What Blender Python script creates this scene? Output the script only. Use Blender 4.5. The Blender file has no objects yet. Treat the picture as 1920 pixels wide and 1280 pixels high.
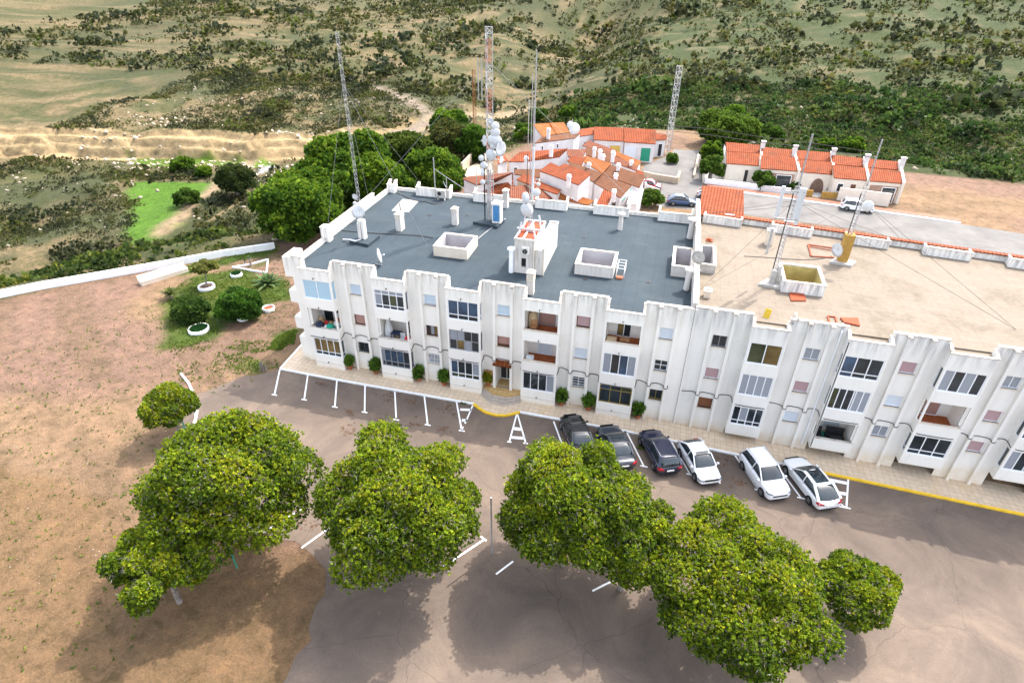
import bpy, math, random
import numpy as np
from mathutils import Vector, Matrix, noise
random.seed(7); RNG=np.random.default_rng(11)
sc=bpy.context.scene
# ---------------------------------------------------------------- camera
W0,H0,FPX=1920.0,1280.0,1143.0
CAM=np.array([0.,0.,31.])
PITCH,YAW,ROLL=[math.radians(v) for v in (33.06,-14.335,-.715)]
_cy,_sy=math.cos(YAW),math.sin(YAW)
FW=np.array([_sy*math.cos(PITCH),_cy*math.cos(PITCH),-math.sin(PITCH)])
_r=np.array([_cy,-_sy,0.]); _d=np.cross(FW,_r)
RT=math.cos(ROLL)*_r+math.sin(ROLL)*_d; DN=-math.sin(ROLL)*_r+math.cos(ROLL)*_d
cd=bpy.data.cameras.new('camera'); cam=bpy.data.objects.new('camera',cd); sc.collection.objects.link(cam)
cam.matrix_world=Matrix(((RT[0],-DN[0],-FW[0],0),(RT[1],-DN[1],-FW[1],0),(RT[2],-DN[2],-FW[2],31),(0,0,0,1)))
cd.sensor_width=36; cd.lens=FPX/W0*36; cd.clip_start=.5; cd.clip_end=3000
sc.camera=cam
# ---------------------------------------------------------------- light
SUN=Vector((.38,.60,1.0)).normalized()
w=bpy.data.worlds.new('World'); sc.world=w; w.use_nodes=True
nt=w.node_tree; bg=nt.nodes['Background']; sky=nt.nodes.new('ShaderNodeTexSky'); sky.sky_type='NISHITA'
sky.sun_disc=False; sky.sun_elevation=math.asin(SUN.z); sky.sun_rotation=math.atan2(SUN.x,SUN.y)
sky.dust_density=3.0; sky.air_density=1.0; sky.ozone_density=.35
hs=nt.nodes.new('ShaderNodeHueSaturation'); hs.inputs['Saturation'].default_value=.5  # sky greyed so its fill doesn't turn the shaded walls blue
nt.links.new(sky.outputs[0],hs.inputs['Color']); nt.links.new(hs.outputs[0],bg.inputs[0]); bg.inputs[1].default_value=.15
sl=bpy.data.lights.new('sun','SUN'); sl.energy=1.4; sl.angle=math.radians(.6); sl.color=(1,.94,.86)
so=bpy.data.objects.new('sun',sl); sc.collection.objects.link(so); so.location=(0,0,60)
so.rotation_euler=SUN.to_track_quat('Z','Y').to_euler()
sc.view_settings.view_transform='Standard'; sc.view_settings.look='None'; sc.view_settings.gamma=1
sc.view_settings.exposure=2.25
# ---------------------------------------------------------------- survey helpers (measured sight lines -> true positions)
def ray(px,py): return (px-W0/2)/FPX*RT+(py-H0/2)/FPX*DN+FW
def onz(px,py,z=0.0):
    v=ray(px,py); t=(z-31)/v[2]; return CAM+v*t
def ony(px,py,Y):
    v=ray(px,py); return CAM+v*(Y/v[1])
def sstep(t): t=np.clip(t,0,1); return t*t*(3-2*t)
# ---------------------------------------------------------------- terrain height
PLAT=np.array([(-140,-20),(-72,30),(-53.6,51.2),(-44.7,59.2),(-40,66),(-35,80),(-32,92),(-24,118),(-8,128),(4,131),(8,114),(30,114),(70,111),(160,105),(200,-60),(-140,-60)],float)
def sdist(P,poly):
    P=np.asarray(P,float); n=len(poly); dmin=np.full(P.shape[:-1],1e9); ins=np.zeros(P.shape[:-1],bool)
    x,y=P[...,0],P[...,1]
    for i in range(n):
        a=poly[i]; b=poly[(i+1)%n]; ab=b-a
        t=np.clip(((x-a[0])*ab[0]+(y-a[1])*ab[1])/(ab@ab),0,1)
        d=np.hypot(x-a[0]-ab[0]*t,y-a[1]-ab[1]*t); dmin=np.minimum(dmin,d)
        c=((a[1]>y)!=(b[1]>y))&(x<(b[0]-a[0])*(y-a[1])/(b[1]-a[1]+1e-12)+a[0]); ins^=c
    return np.where(ins,-dmin,dmin)
def vnoise(x,y,s,seed=0):
    x=np.asarray(x,float)/s+seed*17.3; y=np.asarray(y,float)/s-seed*9.1
    xi=np.floor(x); yi=np.floor(y); fx=x-xi; fy=y-yi; fx=fx*fx*(3-2*fx); fy=fy*fy*(3-2*fy)
    def h(a,b):
        v=np.sin(a*127.1+b*311.7+seed*3.7)*43758.5453; return v-np.floor(v)
    return (h(xi,yi)*(1-fx)+h(xi+1,yi)*fx)*(1-fy)+(h(xi,yi+1)*(1-fx)+h(xi+1,yi+1)*fx)*fy
CX=np.array([-900,-400,-157,-132,-116,-99,-86,-77,-69,-60,-40]); CY=np.array([60,75,112,118,121,124,128.3,133.5,139,150,175])
def height(x,y):
    x=np.asarray(x,float); y=np.asarray(y,float)
    d=sdist(np.stack([x,y],-1),PLAT)
    D=np.interp(x,[-60,-40,-15,20],[13.,12.,5.,3.]); wd=np.interp(x,[-60,-30,0],[34.,28.,18.])
    h=-D*sstep(np.maximum(d-.5,0)/wd)
    und=np.clip(d/12,0,1)*((vnoise(x,y,14,1)-.5)*2.4+(vnoise(x,y,5,2)-.5)*.9)
    nearf=np.clip(1-np.abs(x+90)/60,0,1)*np.clip(1-np.abs(y-112)/20,0,1)
    h=h+und*(1-.85*nearf)
    s=(y-np.interp(x,CX,CY))
    ch=np.interp(x,[-400,-160,-110,-80,-62,-50],[6.5,5.6,5.4,5.0,2.5,0.])
    s2=s+(vnoise(x,y,4,3)-.5)*1.6+(vnoise(x,y,1.5,6)-.5)*1.3
    h=h+ch*(sstep(s2/1.5)*.42+sstep((s2-2.2)/1.2)*.33+sstep((s2-5)/1.5)*.25)
    h=h+np.clip(s-10,0,None)*.03*np.clip(-(x+40)/40,0,1)
    rise=np.clip(d-26,0,None)*.055*np.clip((x+45)/30,0,1)
    h=h+np.minimum(rise,16)
    far=np.clip((y-240)/300,0,1); h=h+far*far*26+far*(vnoise(x,y,90,5)-.5)*22
    # the forecourt falls gently to the right
    h=h-np.where((y<39)&(d<0),np.clip((x-1)*.042,0,1.3),0)
    return h
def onter(px,py):
    v=ray(px,py); t=(2.0-31)/v[2]*.9; p=CAM+v*t
    for _ in range(4000):
        t+=.25; p=CAM+v*t
        if p[2]<=float(height(p[0],p[1])): break
    return p
def gz(x,y=30): return float(height(x,y))
# ---------------------------------------------------------------- materials
def rgb(*c): return (c[0],c[1],c[2],1.)
MATS={}
class NB:
    def __init__(s,name):
        s.m=bpy.data.materials.new(name); s.m.use_nodes=True; s.t=s.m.node_tree; s.b=s.t.nodes['Principled BSDF']; MATS[name]=s.m
    def n(s,ty,**k):
        o=s.t.nodes.new('ShaderNode'+ty)
        for a,b in k.items(): setattr(o,a,b)
        return o
    def l(s,a,b): s.t.links.new(a,b)
    def pos(s,scale=(1,1,1),rot=(0,0,0),obj=False):
        mp=s.n('Mapping'); mp.inputs['Scale'].default_value=scale; mp.inputs['Rotation'].default_value=rot
        if obj=='uv': tc=s.n('TexCoord'); s.l(tc.outputs['UV'],mp.inputs[0])
        elif obj: tc=s.n('TexCoord'); s.l(tc.outputs['Object'],mp.inputs[0])
        else: g=s.n('NewGeometry'); s.l(g.outputs['Position'],mp.inputs[0])
        return mp.outputs[0]
    def noise(s,vec,scale,detail=4,rough=.6,dist=0):
        o=s.n('TexNoise'); s.l(vec,o.inputs['Vector']); o.inputs['Scale'].default_value=scale; o.inputs['Detail'].default_value=detail; o.inputs['Roughness'].default_value=rough; o.inputs['Distortion'].default_value=dist
        return o.outputs['Fac']
    def ramp(s,f,stops):
        o=s.n('ValToRGB'); s.l(f,o.inputs[0]); e=o.color_ramp.elements
        while len(e)<len(stops): e.new(.5)
        for i,(p,c) in enumerate(stops): e[i].position=p; e[i].color=c if len(c)==4 else rgb(*c)
        return o.outputs[0]
    def mix(s,f,a,b,mode='MIX'):
        o=s.n('MixRGB',blend_type=mode)
        for i,v in enumerate((f,a,b)):
            if hasattr(v,'is_linked'): s.l(v,o.inputs[i])
            elif i==0: o.inputs[0].default_value=v
            else: o.inputs[i].default_value=v if len(v)==4 else rgb(*v)
        return o.outputs[0]
    def bump(s,h,st=.3,dist=.02):
        o=s.n('Bump'); o.inputs['Strength'].default_value=st; o.inputs['Distance'].default_value=dist; s.l(h,o.inputs['Height']); s.l(o.outputs[0],s.b.inputs['Normal'])
    def out(s,c,rough=.8,metal=0,spec=.3):
        if hasattr(c,'is_linked'): s.l(c,s.b.inputs['Base Color'])
        else: s.b.inputs['Base Color'].default_value=rgb(*c)
        s.b.inputs['Roughness'].default_value=rough; s.b.inputs['Metallic'].default_value=metal; s.b.inputs['Specular IOR Level'].default_value=spec
        return s.m
def plain(name,c,rough=.6,metal=0,var=.12,scale=3,spec=.3):
    b=NB(name); v=b.pos(obj=True); f=b.noise(v,scale)
    c2=tuple(x*(1-var) for x in c); c3=tuple(min(1,x*(1+var)) for x in c)
    return b.out(b.ramp(f,[(.3,c2),(.7,c3)]),rough,metal,spec)
def stucco(name,c,stain,amt=.55,top=(.30,.29,.27)):
    b=NB(name); v=b.pos(); vs=b.pos(scale=(2.2,2.2,.22))
    base=b.ramp(b.noise(v,.35,3),[(.3,tuple(x*.93 for x in c)),(.7,c)])
    st=b.ramp(b.noise(vs,1.3,6,.7),[(.52,(0,0,0)),(.78,(amt,amt,amt))])
    base=b.mix(st,base,stain)
    # rain grime hanging below the parapets
    g=b.n('SeparateXYZ'); gg=b.n('NewGeometry'); b.l(gg.outputs['Position'],g.inputs[0])
    mr=b.n('MapRange'); b.l(g.outputs[2],mr.inputs[0]); mr.inputs[1].default_value=8.4; mr.inputs[2].default_value=10.3
    mu=b.n('Math',operation='MULTIPLY'); b.l(mr.outputs[0],mu.inputs[0]); b.l(b.ramp(b.noise(vs,1.9,5,.65),[(.42,(0,0,0)),(.68,(.85,.85,.85))]),mu.inputs[1])
    base=b.mix(mu.outputs[0],base,top)
    m2=b.n('MapRange'); b.l(g.outputs[2],m2.inputs[0]); m2.inputs[1].default_value=.75; m2.inputs[2].default_value=.0
    m3=b.n('Math',operation='MULTIPLY'); b.l(m2.outputs[0],m3.inputs[0]); b.l(b.ramp(b.noise(v,1.4,5,.7),[(.35,(.15,.15,.15)),(.65,(.8,.8,.8))]),m3.inputs[1]); base=b.mix(m3.outputs[0],base,(.66,.54,.38))
    base=b.mix(b.ramp(b.noise(v,.6,6,.75,.4),[(.60,(0,0,0)),(.72,(.30,.30,.30))]),base,stain)
    b.bump(b.noise(v,14,4),.15,.01)
    return b.out(base,.9,0,.15)
stucco('stucco',(.85,.81,.75),(.60,.56,.50),.3)
stucco('stucco_old',(.78,.75,.70),(.50,.48,.46),.4,(.26,.26,.27))
stucco('stucco_sunlit',(.62,.585,.545),(.42,.37,.31),.5,(.36,.32,.28)); plain('shaft_wall',(.44,.42,.43),.9,0,.12,1.2); plain('stucco_cream',(.64,.58,.50),.9,0,.06,1)  # roof stucco: streaked copy, darkened in colour so sunlit parts don't clip
plain('stucco_warm',(.62,.54,.44),.9,0,.08,1)
plain('village_white',(.60,.57,.57),.9,0,.12,.6)
plain('village_tan',(.42,.34,.25),.9,0,.1,.8)
b=NB('coping'); v=b.pos(); b.out(b.ramp(b.noise(v,2.2,5,.7),[(.35,(.30,.25,.20)),(.5,(.52,.47,.41)),(.7,(.62,.58,.54))]),.9)
def felt():
    b=NB('roof_felt'); v=b.pos(); br=b.n('TexBrick'); b.l(b.pos(rot=(0,0,math.pi/2)),br.inputs['Vector'])
    br.offset=.37; br.inputs['Scale'].default_value=1; br.inputs['Brick Width'].default_value=6.2; br.inputs['Row Height'].default_value=1.02; br.inputs['Mortar Size'].default_value=.018
    br.inputs['Color1'].default_value=rgb(.033,.0465,.057); br.inputs['Color2'].default_value=rgb(.0345,.0485,.059); br.inputs['Mortar'].default_value=rgb(.025,.036,.045)
    n1=b.ramp(b.noise(v,.33,6,.62),[(.32,(.85,.87,.88)),(.5,(1.0,1.0,1.0)),(.75,(1.28,1.25,1.18))])
    c=b.mix(1.,br.outputs[0],n1,'MULTIPLY')
    st=b.ramp(b.noise(b.pos(scale=(.5,1.6,1)),.8,7,.72),[(.56,(0,0,0)),(.76,(.5,.5,.5))])
    c=b.mix(st,c,(.085,.088,.085))
    b.bump(b.noise(v,20,3),.2,.01); b.out(c,.85,0,.2)
felt()
def tilefloor(name,c1,c2,mort,bw,rh,ms=.02,stain=(.35,.27,.16),rot=0,amt=.55,off=.0):
    b=NB(name); v=b.pos(); br=b.n('TexBrick'); b.l(b.pos(rot=(0,0,rot)),br.inputs['Vector']); br.offset=off
    br.inputs['Scale'].default_value=1; br.inputs['Brick Width'].default_value=bw; br.inputs['Row Height'].default_value=rh; br.inputs['Mortar Size'].default_value=ms
    br.inputs['Color1'].default_value=rgb(*c1); br.inputs['Color2'].default_value=rgb(*c2); br.inputs['Mortar'].default_value=rgb(*mort)
    s1=b.ramp(b.noise(v,.45,6,.65,.4),[(.5,(0,0,0)),(.75,(amt,amt,amt))])
    c=b.mix(s1,br.outputs[0],stain)
    c=b.mix(1.,c,b.ramp(b.noise(v,3.3,4),[(.3,(.9,.9,.9)),(.7,(1.08,1.08,1.08))]),'MULTIPLY')
    b.bump(b.noise(v,20,3),.15,.01); b.out(c,.85,0,.2)
tilefloor('roof_tiles_cream',(.175,.143,.110),(.187,.154,.119),(.145,.116,.088),1.25,.62,.014,(.105,.082,.055),.0,.75)
tilefloor('paving',(.54,.43,.31),(.60,.48,.35),(.40,.30,.21),.42,.42,.015,(.58,.38,.18),.0,.45)
tilefloor('terrace_tiles',(.36,.10,.035),(.42,.13,.045),(.22,.07,.03),.3,.3,.02,(.2,.06,.03))
tilefloor('entrance_tiles',(.46,.30,.12),(.50,.33,.14),(.36,.22,.09),.4,.4,.02,(.55,.40,.2))
tilefloor('red_paving',(.26,.115,.075),(.30,.135,.09),(.2,.09,.06),.4,.2,.02,(.3,.17,.12))
def clay(name,c1,c2,c3,rows=True):
    b=NB(name); v=b.pos(); uv=b.pos(obj='uv')
    wv=b.n('TexWave',bands_direction='X'); b.l(uv,wv.inputs[0]); wv.inputs['Scale'].default_value=1.1; wv.inputs['Distortion'].default_value=.35; wv.inputs['Detail'].default_value=1
    wr=b.n('TexWave',bands_direction='Y'); b.l(uv,wr.inputs[0]); wr.inputs['Scale'].default_value=.75
    base=b.ramp(b.noise(v,1.3,8,.8),[(.28,c1),(.5,c2),(.72,c3)])
    base=b.mix(b.ramp(b.noise(v,.55,7,.8,.5),[(.52,(0,0,0)),(.68,(.75,.75,.75))]),base,(.085,.045,.028))
    base=b.mix(1.,base,b.ramp(wv.outputs['Fac'],[(.0,(.62,.58,.55)),(.5,(1,1,1)),(1,(1.1,1.1,1.1))]),'MULTIPLY')
    base=b.mix(1.,base,b.ramp(wr.outputs['Fac'],[(.0,(.8,.8,.8)),(.35,(1,1,1))]),'MULTIPLY')
    b.bump(wv.outputs['Fac'],.7,.06); b.out(base,.85,0,.2)
clay('clay_red',(.19,.040,.014),(.245,.058,.020),(.28,.090,.038))
clay('clay_orange',(.22,.060,.015),(.29,.092,.022),(.33,.14,.045))
clay('clay_brown',(.125,.050,.024),(.165,.068,.033),(.19,.095,.052))
clay('clay_pink',(.165,.055,.031),(.21,.074,.041),(.24,.10,.06))
def asphalt():
    b=NB('asphalt'); v=b.pos()
    c=b.ramp(b.noise(v,.22,7,.68,.6),[(.30,(.088,.071,.060)),(.52,(.134,.103,.082)),(.75,(.195,.148,.112))])
    c=b.mix(b.ramp(b.noise(v,1.5,6,.8,.5),[(.66,(0,0,0)),(.72,(.5,.5,.5))]),c,(.05,.04,.035))
    c=b.mix(1.,c,b.ramp(b.noise(v,26,2,.8),[(.3,(.8,.8,.8)),(.7,(1.2,1.2,1.2))]),'MULTIPLY')
    vo=b.n('TexVoronoi',feature='DISTANCE_TO_EDGE'); mp=b.pos(); ds=b.n('VectorMath',operation='ADD'); nn=b.n('TexNoise'); b.l(mp,nn.inputs['Vector']); nn.inputs['Scale'].default_value=.6
    b.l(mp,ds.inputs[0]); b.l(nn.outputs['Color'],ds.inputs[1]); b.l(ds.outputs[0],vo.inputs['Vector']); vo.inputs['Scale'].default_value=.16
    c=b.mix(b.ramp(vo.outputs['Distance'],[(.0,(.45,.45,.45)),(.004,(0,0,0))]),c,(.04,.033,.03))
    b.bump(b.noise(v,30,3),.3,.01); b.out(c,.92,0,.15)
asphalt()
b=NB('concrete_road'); v=b.pos(); b.out(b.ramp(b.noise(v,.3,6,.65),[(.3,(.095,.090,.086)),(.7,(.16,.150,.140))]),.9)
b=NB('ground'); v=b.pos(); at=b.n('Attribute'); at.attribute_name='Col'
n1=b.ramp(b.noise(v,.8,8,.75,.3),[(.30,(.50,.52,.45)),(.5,(1,1,1)),(.72,(1.4,1.32,1.22))])
c=b.mix(1.,at.outputs['Color'],n1,'MULTIPLY'); c=b.mix(1.,c,(.74,.74,.74),'MULTIPLY'); c=b.mix(1.,c,b.ramp(b.noise(v,7,4,.8),[(.3,(.72,.72,.70)),(.7,(1.25,1.25,1.25))]),'MULTIPLY')
c=b.mix(b.mix(at.outputs['Alpha'],(0,0,0),b.ramp(b.noise(v,.42,7,.75,.8),[(.42,(0,0,0)),(.60,(.75,.75,.75))])),c,(.045,.054,.018))
spk=b.mix(at.outputs['Alpha'],(0,0,0),b.ramp(b.noise(v,1.7,6,.8,.5),[(.55,(0,0,0)),(.62,(1,1,1))]))
c=b.mix(spk,c,(.026,.036,.013)); b.bump(b.noise(v,2,8,.8),.8,.4); b.out(c,.95,0,.1)
b=NB('leaf'); at=b.n('Attribute'); at.attribute_name='Col'; v=b.pos()
c=b.mix(1.,at.outputs['Color'],b.ramp(b.noise(v,.9,3),[(.3,(.8,.8,.8)),(.7,(1.2,1.2,1.2))]),'MULTIPLY'); b.out(c,.65,0,.15)
tr=b.n('BsdfTranslucent'); b.l(c,tr.inputs[0]); ms=b.n('MixShader'); ms.inputs[0].default_value=.42; b.l(b.b.outputs[0],ms.inputs[1]); b.l(tr.outputs[0],ms.inputs[2]); b.l(ms.outputs[0],b.t.nodes['Material Output'].inputs[0])
b=NB('bark'); v=b.pos(obj=True,scale=(1,1,.3)); b.out(b.ramp(b.noise(v,9,5),[(.3,(.10,.08,.065)),(.7,(.30,.26,.23))]),.95)
plain('paint_white',(.80,.80,.80),.7,0,.07,1.2); plain('paint_yellow',(.72,.45,.03),.7,0,.15,3)
plain('upvc',(.80,.81,.83),.35,0,.03,1,.5); plain('alu_grey',(.33,.35,.37),.4,.4,.08); plain('gold_frame',(.36,.27,.09),.4,.4,.1)
def glass(name,c,rough=.06,spec=.6):
    b=NB(name); v=b.pos(); b.out(b.ramp(b.noise(v,.7,2),[(.35,tuple(x*.6 for x in c)),(.7,tuple(x*1.4 for x in c))]),rough,0,spec)
glass('glass_dark',(.022,.030,.036)); glass('glass_blue',(.035,.065,.11)); glass('glass_green',(.05,.06,.03)); glass('car_glass',(.02,.03,.035),.03,.8)
glass('glass_brown',(.17,.115,.045),.15,.3)
def slats(name,c,n=9,dirz=True,dark=.72):
    b=NB(name); wv=b.n('TexWave',bands_direction='Z'); b.l(b.pos(),wv.inputs[0]); wv.inputs['Scale'].default_value=3.2
    b.bump(wv.outputs['Fac'],.5,.02); b.out(b.ramp(wv.outputs['Fac'],[(.0,tuple(x*dark for x in c)),(.35,c)]),.6)
slats('shutter_blue',(.56,.66,.76)); slats('shutter_pink',(.42,.24,.20)); slats('shutter_mauve',(.46,.30,.31)); slats('shutter_brown',(.22,.085,.04)); slats('shutter_light',(.66,.71,.78)); slats('blind_blue',(.40,.56,.66),dark=.88)
b=NB('curtain'); wv=b.n('TexWave',bands_direction='X'); b.l(b.pos(),wv.inputs[0]); wv.inputs['Scale'].default_value=4; wv.inputs['Distortion'].default_value=2; b.out(b.ramp(wv.outputs['Fac'],[(0,(.20,.22,.25)),(1,(.34,.36,.40))]),.25,0,.5)
plain('shade_gravel',(.085,.07,.062),.95,0,.35,8); plain('steel',(.42,.42,.43),.45,.5,.25,2); plain('dish_white',(.56,.57,.58),.45,0,.05); plain('black_plastic',(.018,.018,.02),.5,0,.2); plain('rust',(.22,.08,.03),.9,0,.35,4)
plain('mast_red',(.40,.14,.10),.6,.2,.3); plain('shrub_green',(.05,.1,.02),.8); plain('terracotta_pot',(.34,.11,.055),.8,0,.15); plain('soil',(.09,.055,.035),.95,0,.3,6)
plain('red_oxide',(.28,.055,.02),.85,0,.2,1.5); plain('cable',(.06,.055,.055),.7); plain('cable_grey',(.30,.30,.30),.7); plain('blue_panel',(.06,.20,.40),.5,0,.2); plain('blue_tarp',(.02,.13,.45),.5)
plain('door_green',(.02,.24,.15),.5); plain('door_yellow',(.52,.36,.08),.6); plain('door_brown',(.12,.05,.03),.6); plain('navy_cloth',(.02,.03,.06),.9); plain('orange_cloth',(.55,.14,.02),.9); plain('green_cloth',(.02,.28,.18),.9); plain('red_cloth',(.45,.03,.03),.9); plain('wood',(.36,.18,.08),.7,0,.25,5); plain('tan_card',(.50,.36,.22),.9)
plain('yellow_plastic',(.50,.33,.02),.5,0,.05); plain('concrete',(.40,.38,.35),.9,0,.2,2); plain('ochre_wall',(.42,.34,.13),.9,0,.25,1.2); plain('orange_wall',(.36,.21,.05),.9,0,.2); plain('green_post',(.03,.25,.16),.5); plain('stone_step',(.40,.34,.29),.85,0,.15,3)
plain('brown_render',(.30,.20,.15),.9,0,.2,2); plain('white_rock',(.27,.225,.17),.9,0,.2,1)
def paint(name,c,rough=.25):
    b=NB(name); b.out(c,rough,0,.5); b.b.inputs['Coat Weight'].default_value=.7; b.b.inputs['Coat Roughness'].default_value=.05
paint('car_black',(.008,.009,.012)); paint('car_grey',(.035,.042,.055)); paint('car_navy',(.006,.011,.035)); paint('car_white',(.78,.79,.82)); paint('car_pearl',(.74,.75,.75)); paint('car_blue',(.02,.06,.14)); paint('car_red',(.35,.03,.04)); paint('car_silver',(.5,.52,.54))
plain('tyre',(.014,.014,.015),.85); plain('rim',(.45,.46,.48),.3,.8,.05); plain('lamp_red',(.40,.012,.02),.2,0,.1,3,.6); plain('lamp_clear',(.16,.18,.21),.12,0,.1,3,.8); plain('plate',(.75,.76,.74),.5)
# ---------------------------------------------------------------- object helpers
WL={}
def put(o): sc.collection.objects.link(o); return o
def tags(o,label=None,cat=None,group=None,kind=None):
    for k,v in (('label',label),('category',cat),('group',group),('kind',kind)):
        if v: o[k]=v
    return o
def thing(name,label,cat,loc=(0,0,0),group=None,rz=0):
    o=put(bpy.data.objects.new(name,None)); o.location=tuple(float(v) for v in loc); o.rotation_euler=(0,0,rz); o.empty_display_size=.3
    tags(o,label,cat,group); WL[o.name]=np.array(loc,float); return o
class MB:
    def __init__(s): s.v=[]; s.f=[]; s.m=[]; s.uv=[]
    def face(s,pts,m=0,flip=False):
        pts=[np.asarray(p,float) for p in pts]
        if flip: pts=pts[::-1]
        i=len(s.v); s.v+=pts; s.f.append(tuple(range(i,i+len(pts)))); s.m.append(m)
        e=pts[1]-pts[0]; L=np.linalg.norm(e)
        if L<1e-9: e=np.array([1.,0,0]); L=1
        e=e/L; n=np.cross(e,pts[-1]-pts[0]); nl=np.linalg.norm(n); n=n/nl if nl>1e-9 else np.array([0,0,1.]); e2=np.cross(n,e)
        s.uv+=[((p-pts[0])@e,(p-pts[0])@e2) for p in pts]
        return s
    def box(s,x0,x1,y0,y1,z0,z1,m=0):
        return s.hexa([(x0,y0),(x1,y0),(x1,y1),(x0,y1)],z0,z1,m)
    def hexa(s,poly,z0,z1,m=0,zt=None):
        # vertical prism over polygon (ccw); zt: per-vertex top heights
        n=len(poly); zt=zt or [z1]*n; zb=z0 if isinstance(z0,(list,tuple)) else [z0]*n
        B=[np.array([p[0],p[1],zb[i]]) for i,p in enumerate(poly)]; T=[np.array([p[0],p[1],zt[i]]) for i,p in enumerate(poly)]
        a=sum(poly[i][0]*poly[(i+1)%n][1]-poly[(i+1)%n][0]*poly[i][1] for i in range(n))
        fl=a<0
        s.face(T,m,fl); s.face(B[::-1],m,fl)
        for i in range(n):
            j=(i+1)%n; s.face([B[i],B[j],T[j],T[i]],m,fl)
        return s
    def bar(s,a,b,w,h=None,m=0,up=(0,0,1)):
        a=np.asarray(a,float); b=np.asarray(b,float); h=h or w; d=b-a; L=np.linalg.norm(d)
        if L<1e-6: return s
        d=d/L; u=np.asarray(up,float)
        if abs(d@u)>.95: u=np.array([1.,0,0])
        x=np.cross(d,u); x/=np.linalg.norm(x); y=np.cross(x,d)
        c=[(-1,-1),(1,-1),(1,1),(-1,1)]; A=[a+x*w/2*i+y*h/2*j for i,j in c]; B=[b+x*w/2*i+y*h/2*j for i,j in c]
        s.face(A[::-1],m,True); s.face(B,m,True)
        for i in range(4): j=(i+1)%4; s.face([A[i],A[j],B[j],B[i]],m,True)
        return s
    def tube(s,pts,r,n=8,m=0,cap=True):
        pts=[np.asarray(p,float) for p in pts]; rs=r if isinstance(r,(list,tuple)) else [r]*len(pts); rings=[]
        for i,p in enumerate(pts):
            d=(pts[min(i+1,len(pts)-1)]-pts[max(i-1,0)]); d=d/(np.linalg.norm(d)+1e-9)
            u=np.array([0,0,1.]) if abs(d[2])<.9 else np.array([1.,0,0])
            x=np.cross(d,u); x/=np.linalg.norm(x); y=np.cross(d,x)
            rings.append([p+rs[i]*(x*math.cos(t)+y*math.sin(t)) for t in [2*math.pi*k/n for k in range(n)]])
        for a,b in zip(rings,rings[1:]):
            for k in range(n): j=(k+1)%n; s.face([a[k],a[j],b[j],b[k]],m)
        if cap: s.face(rings[0][::-1],m); s.face(rings[-1],m)
        return s
    def lathe(s,c,prof,n=16,m=0,axis=(0,0,1),capb=False,capt=False):
        c=np.asarray(c,float); d=np.asarray(axis,float); d/=np.linalg.norm(d)
        u=np.array([0,0,1.]) if abs(d[2])<.9 else np.array([1.,0,0]); x=np.cross(u,d); x/=np.linalg.norm(x); y=np.cross(d,x)
        R=[[c+d*h+r*(x*math.cos(t)+y*math.sin(t)) for t in [2*math.pi*k/n for k in range(n)]] for r,h in prof]
        for a,b in zip(R,R[1:]):
            for k in range(n): j=(k+1)%n; s.face([a[k],a[j],b[j],b[k]],m)
        if capb: s.face(R[0][::-1],m)
        if capt: s.face(R[-1],m)
        return s
    def build(s,name,mats,parent=None,smooth=False,label=None,loc=None,bevel=0,weld=False,**tg):
        if isinstance(mats,str): mats=[mats]
        o0=WL[parent.name] if parent else (np.array(loc,float) if loc is not None else np.zeros(3))
        me=bpy.data.meshes.new(name); V=np.array(s.v)-o0
        me.from_pydata(V.tolist(),[],s.f); me.polygons.foreach_set('material_index',s.m)
        uvl=me.uv_layers.new(name='UVMap'); uvl.data.foreach_set('uv',np.array(s.uv,np.float32).ravel())
        for q in mats: me.materials.append(MATS[q])
        if smooth: me.polygons.foreach_set('use_smooth',[True]*len(me.polygons))
        if weld or bevel or smooth:
            import bmesh
            bm=bmesh.new(); bm.from_mesh(me); bmesh.ops.remove_doubles(bm,verts=bm.verts,dist=1e-4); bm.to_mesh(me); bm.free()
        me.update(); o=put(bpy.data.objects.new(name,me))
        if parent: o.parent=parent
        else: o.location=tuple(o0)
        WL[o.name]=o0
        if bevel:
            md=o.modifiers.new('b','BEVEL'); md.width=bevel; md.segments=2; md.limit_method='ANGLE'; md.angle_limit=math.radians(40)
        if label: o['label']=label
        tags(o,None,tg.get('cat'),tg.get('group'),tg.get('kind'))
        return o
def panel(mb,O,U,N,u0,u1,z0,z1,holes=(),depth=.12,m=0,mr=None):
    """wall face with openings; O origin(xy), U direction along, N outward normal; holes (u0,u1,z0,z1)"""
    O=np.array([O[0],O[1],0.]); U=np.array([U[0],U[1],0.]); N=np.array([N[0],N[1],0.]); mr=m if mr is None else mr
    P=lambda u,z,d=0: O+U*u+np.array([0,0,z])-N*d
    us=sorted({u0,u1,*[min(max(h[0],u0),u1) for h in holes],*[min(max(h[1],u0),u1) for h in holes]})
    zs=sorted({z0,z1,*[h[2] for h in holes],*[h[3] for h in holes]})
    fl=np.cross(U,[0,0,1])@N<0
    for a,b in zip(us,us[1:]):
        for c,d in zip(zs,zs[1:]):
            um,zm=(a+b)/2,(c+d)/2
            if any(h[0]<um<h[1] and h[2]<zm<h[3] for h in holes): continue
            mb.face([P(a,c),P(b,c),P(b,d),P(a,d)],m,fl)
    for h in holes:
        a,b,c,d=h
        mb.face([P(a,c),P(a,c,depth),P(b,c,depth),P(b,c)],mr,not fl); mb.face([P(a,d),P(b,d),P(b,d,depth),P(a,d,depth)],mr,not fl)
        mb.face([P(a,c),P(a,d),P(a,d,depth),P(a,c,depth)],mr,not fl); mb.face([P(b,c),P(b,c,depth),P(b,d,depth),P(b,d)],mr,not fl)
    return mb
def copy_tree(src,name=None):
    c=src.copy(); put(c); WL[c.name]=WL.get(src.name,np.zeros(3)).copy()
    for ch in src.children:
        k=copy_tree(ch); k.parent=c
    return c
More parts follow.
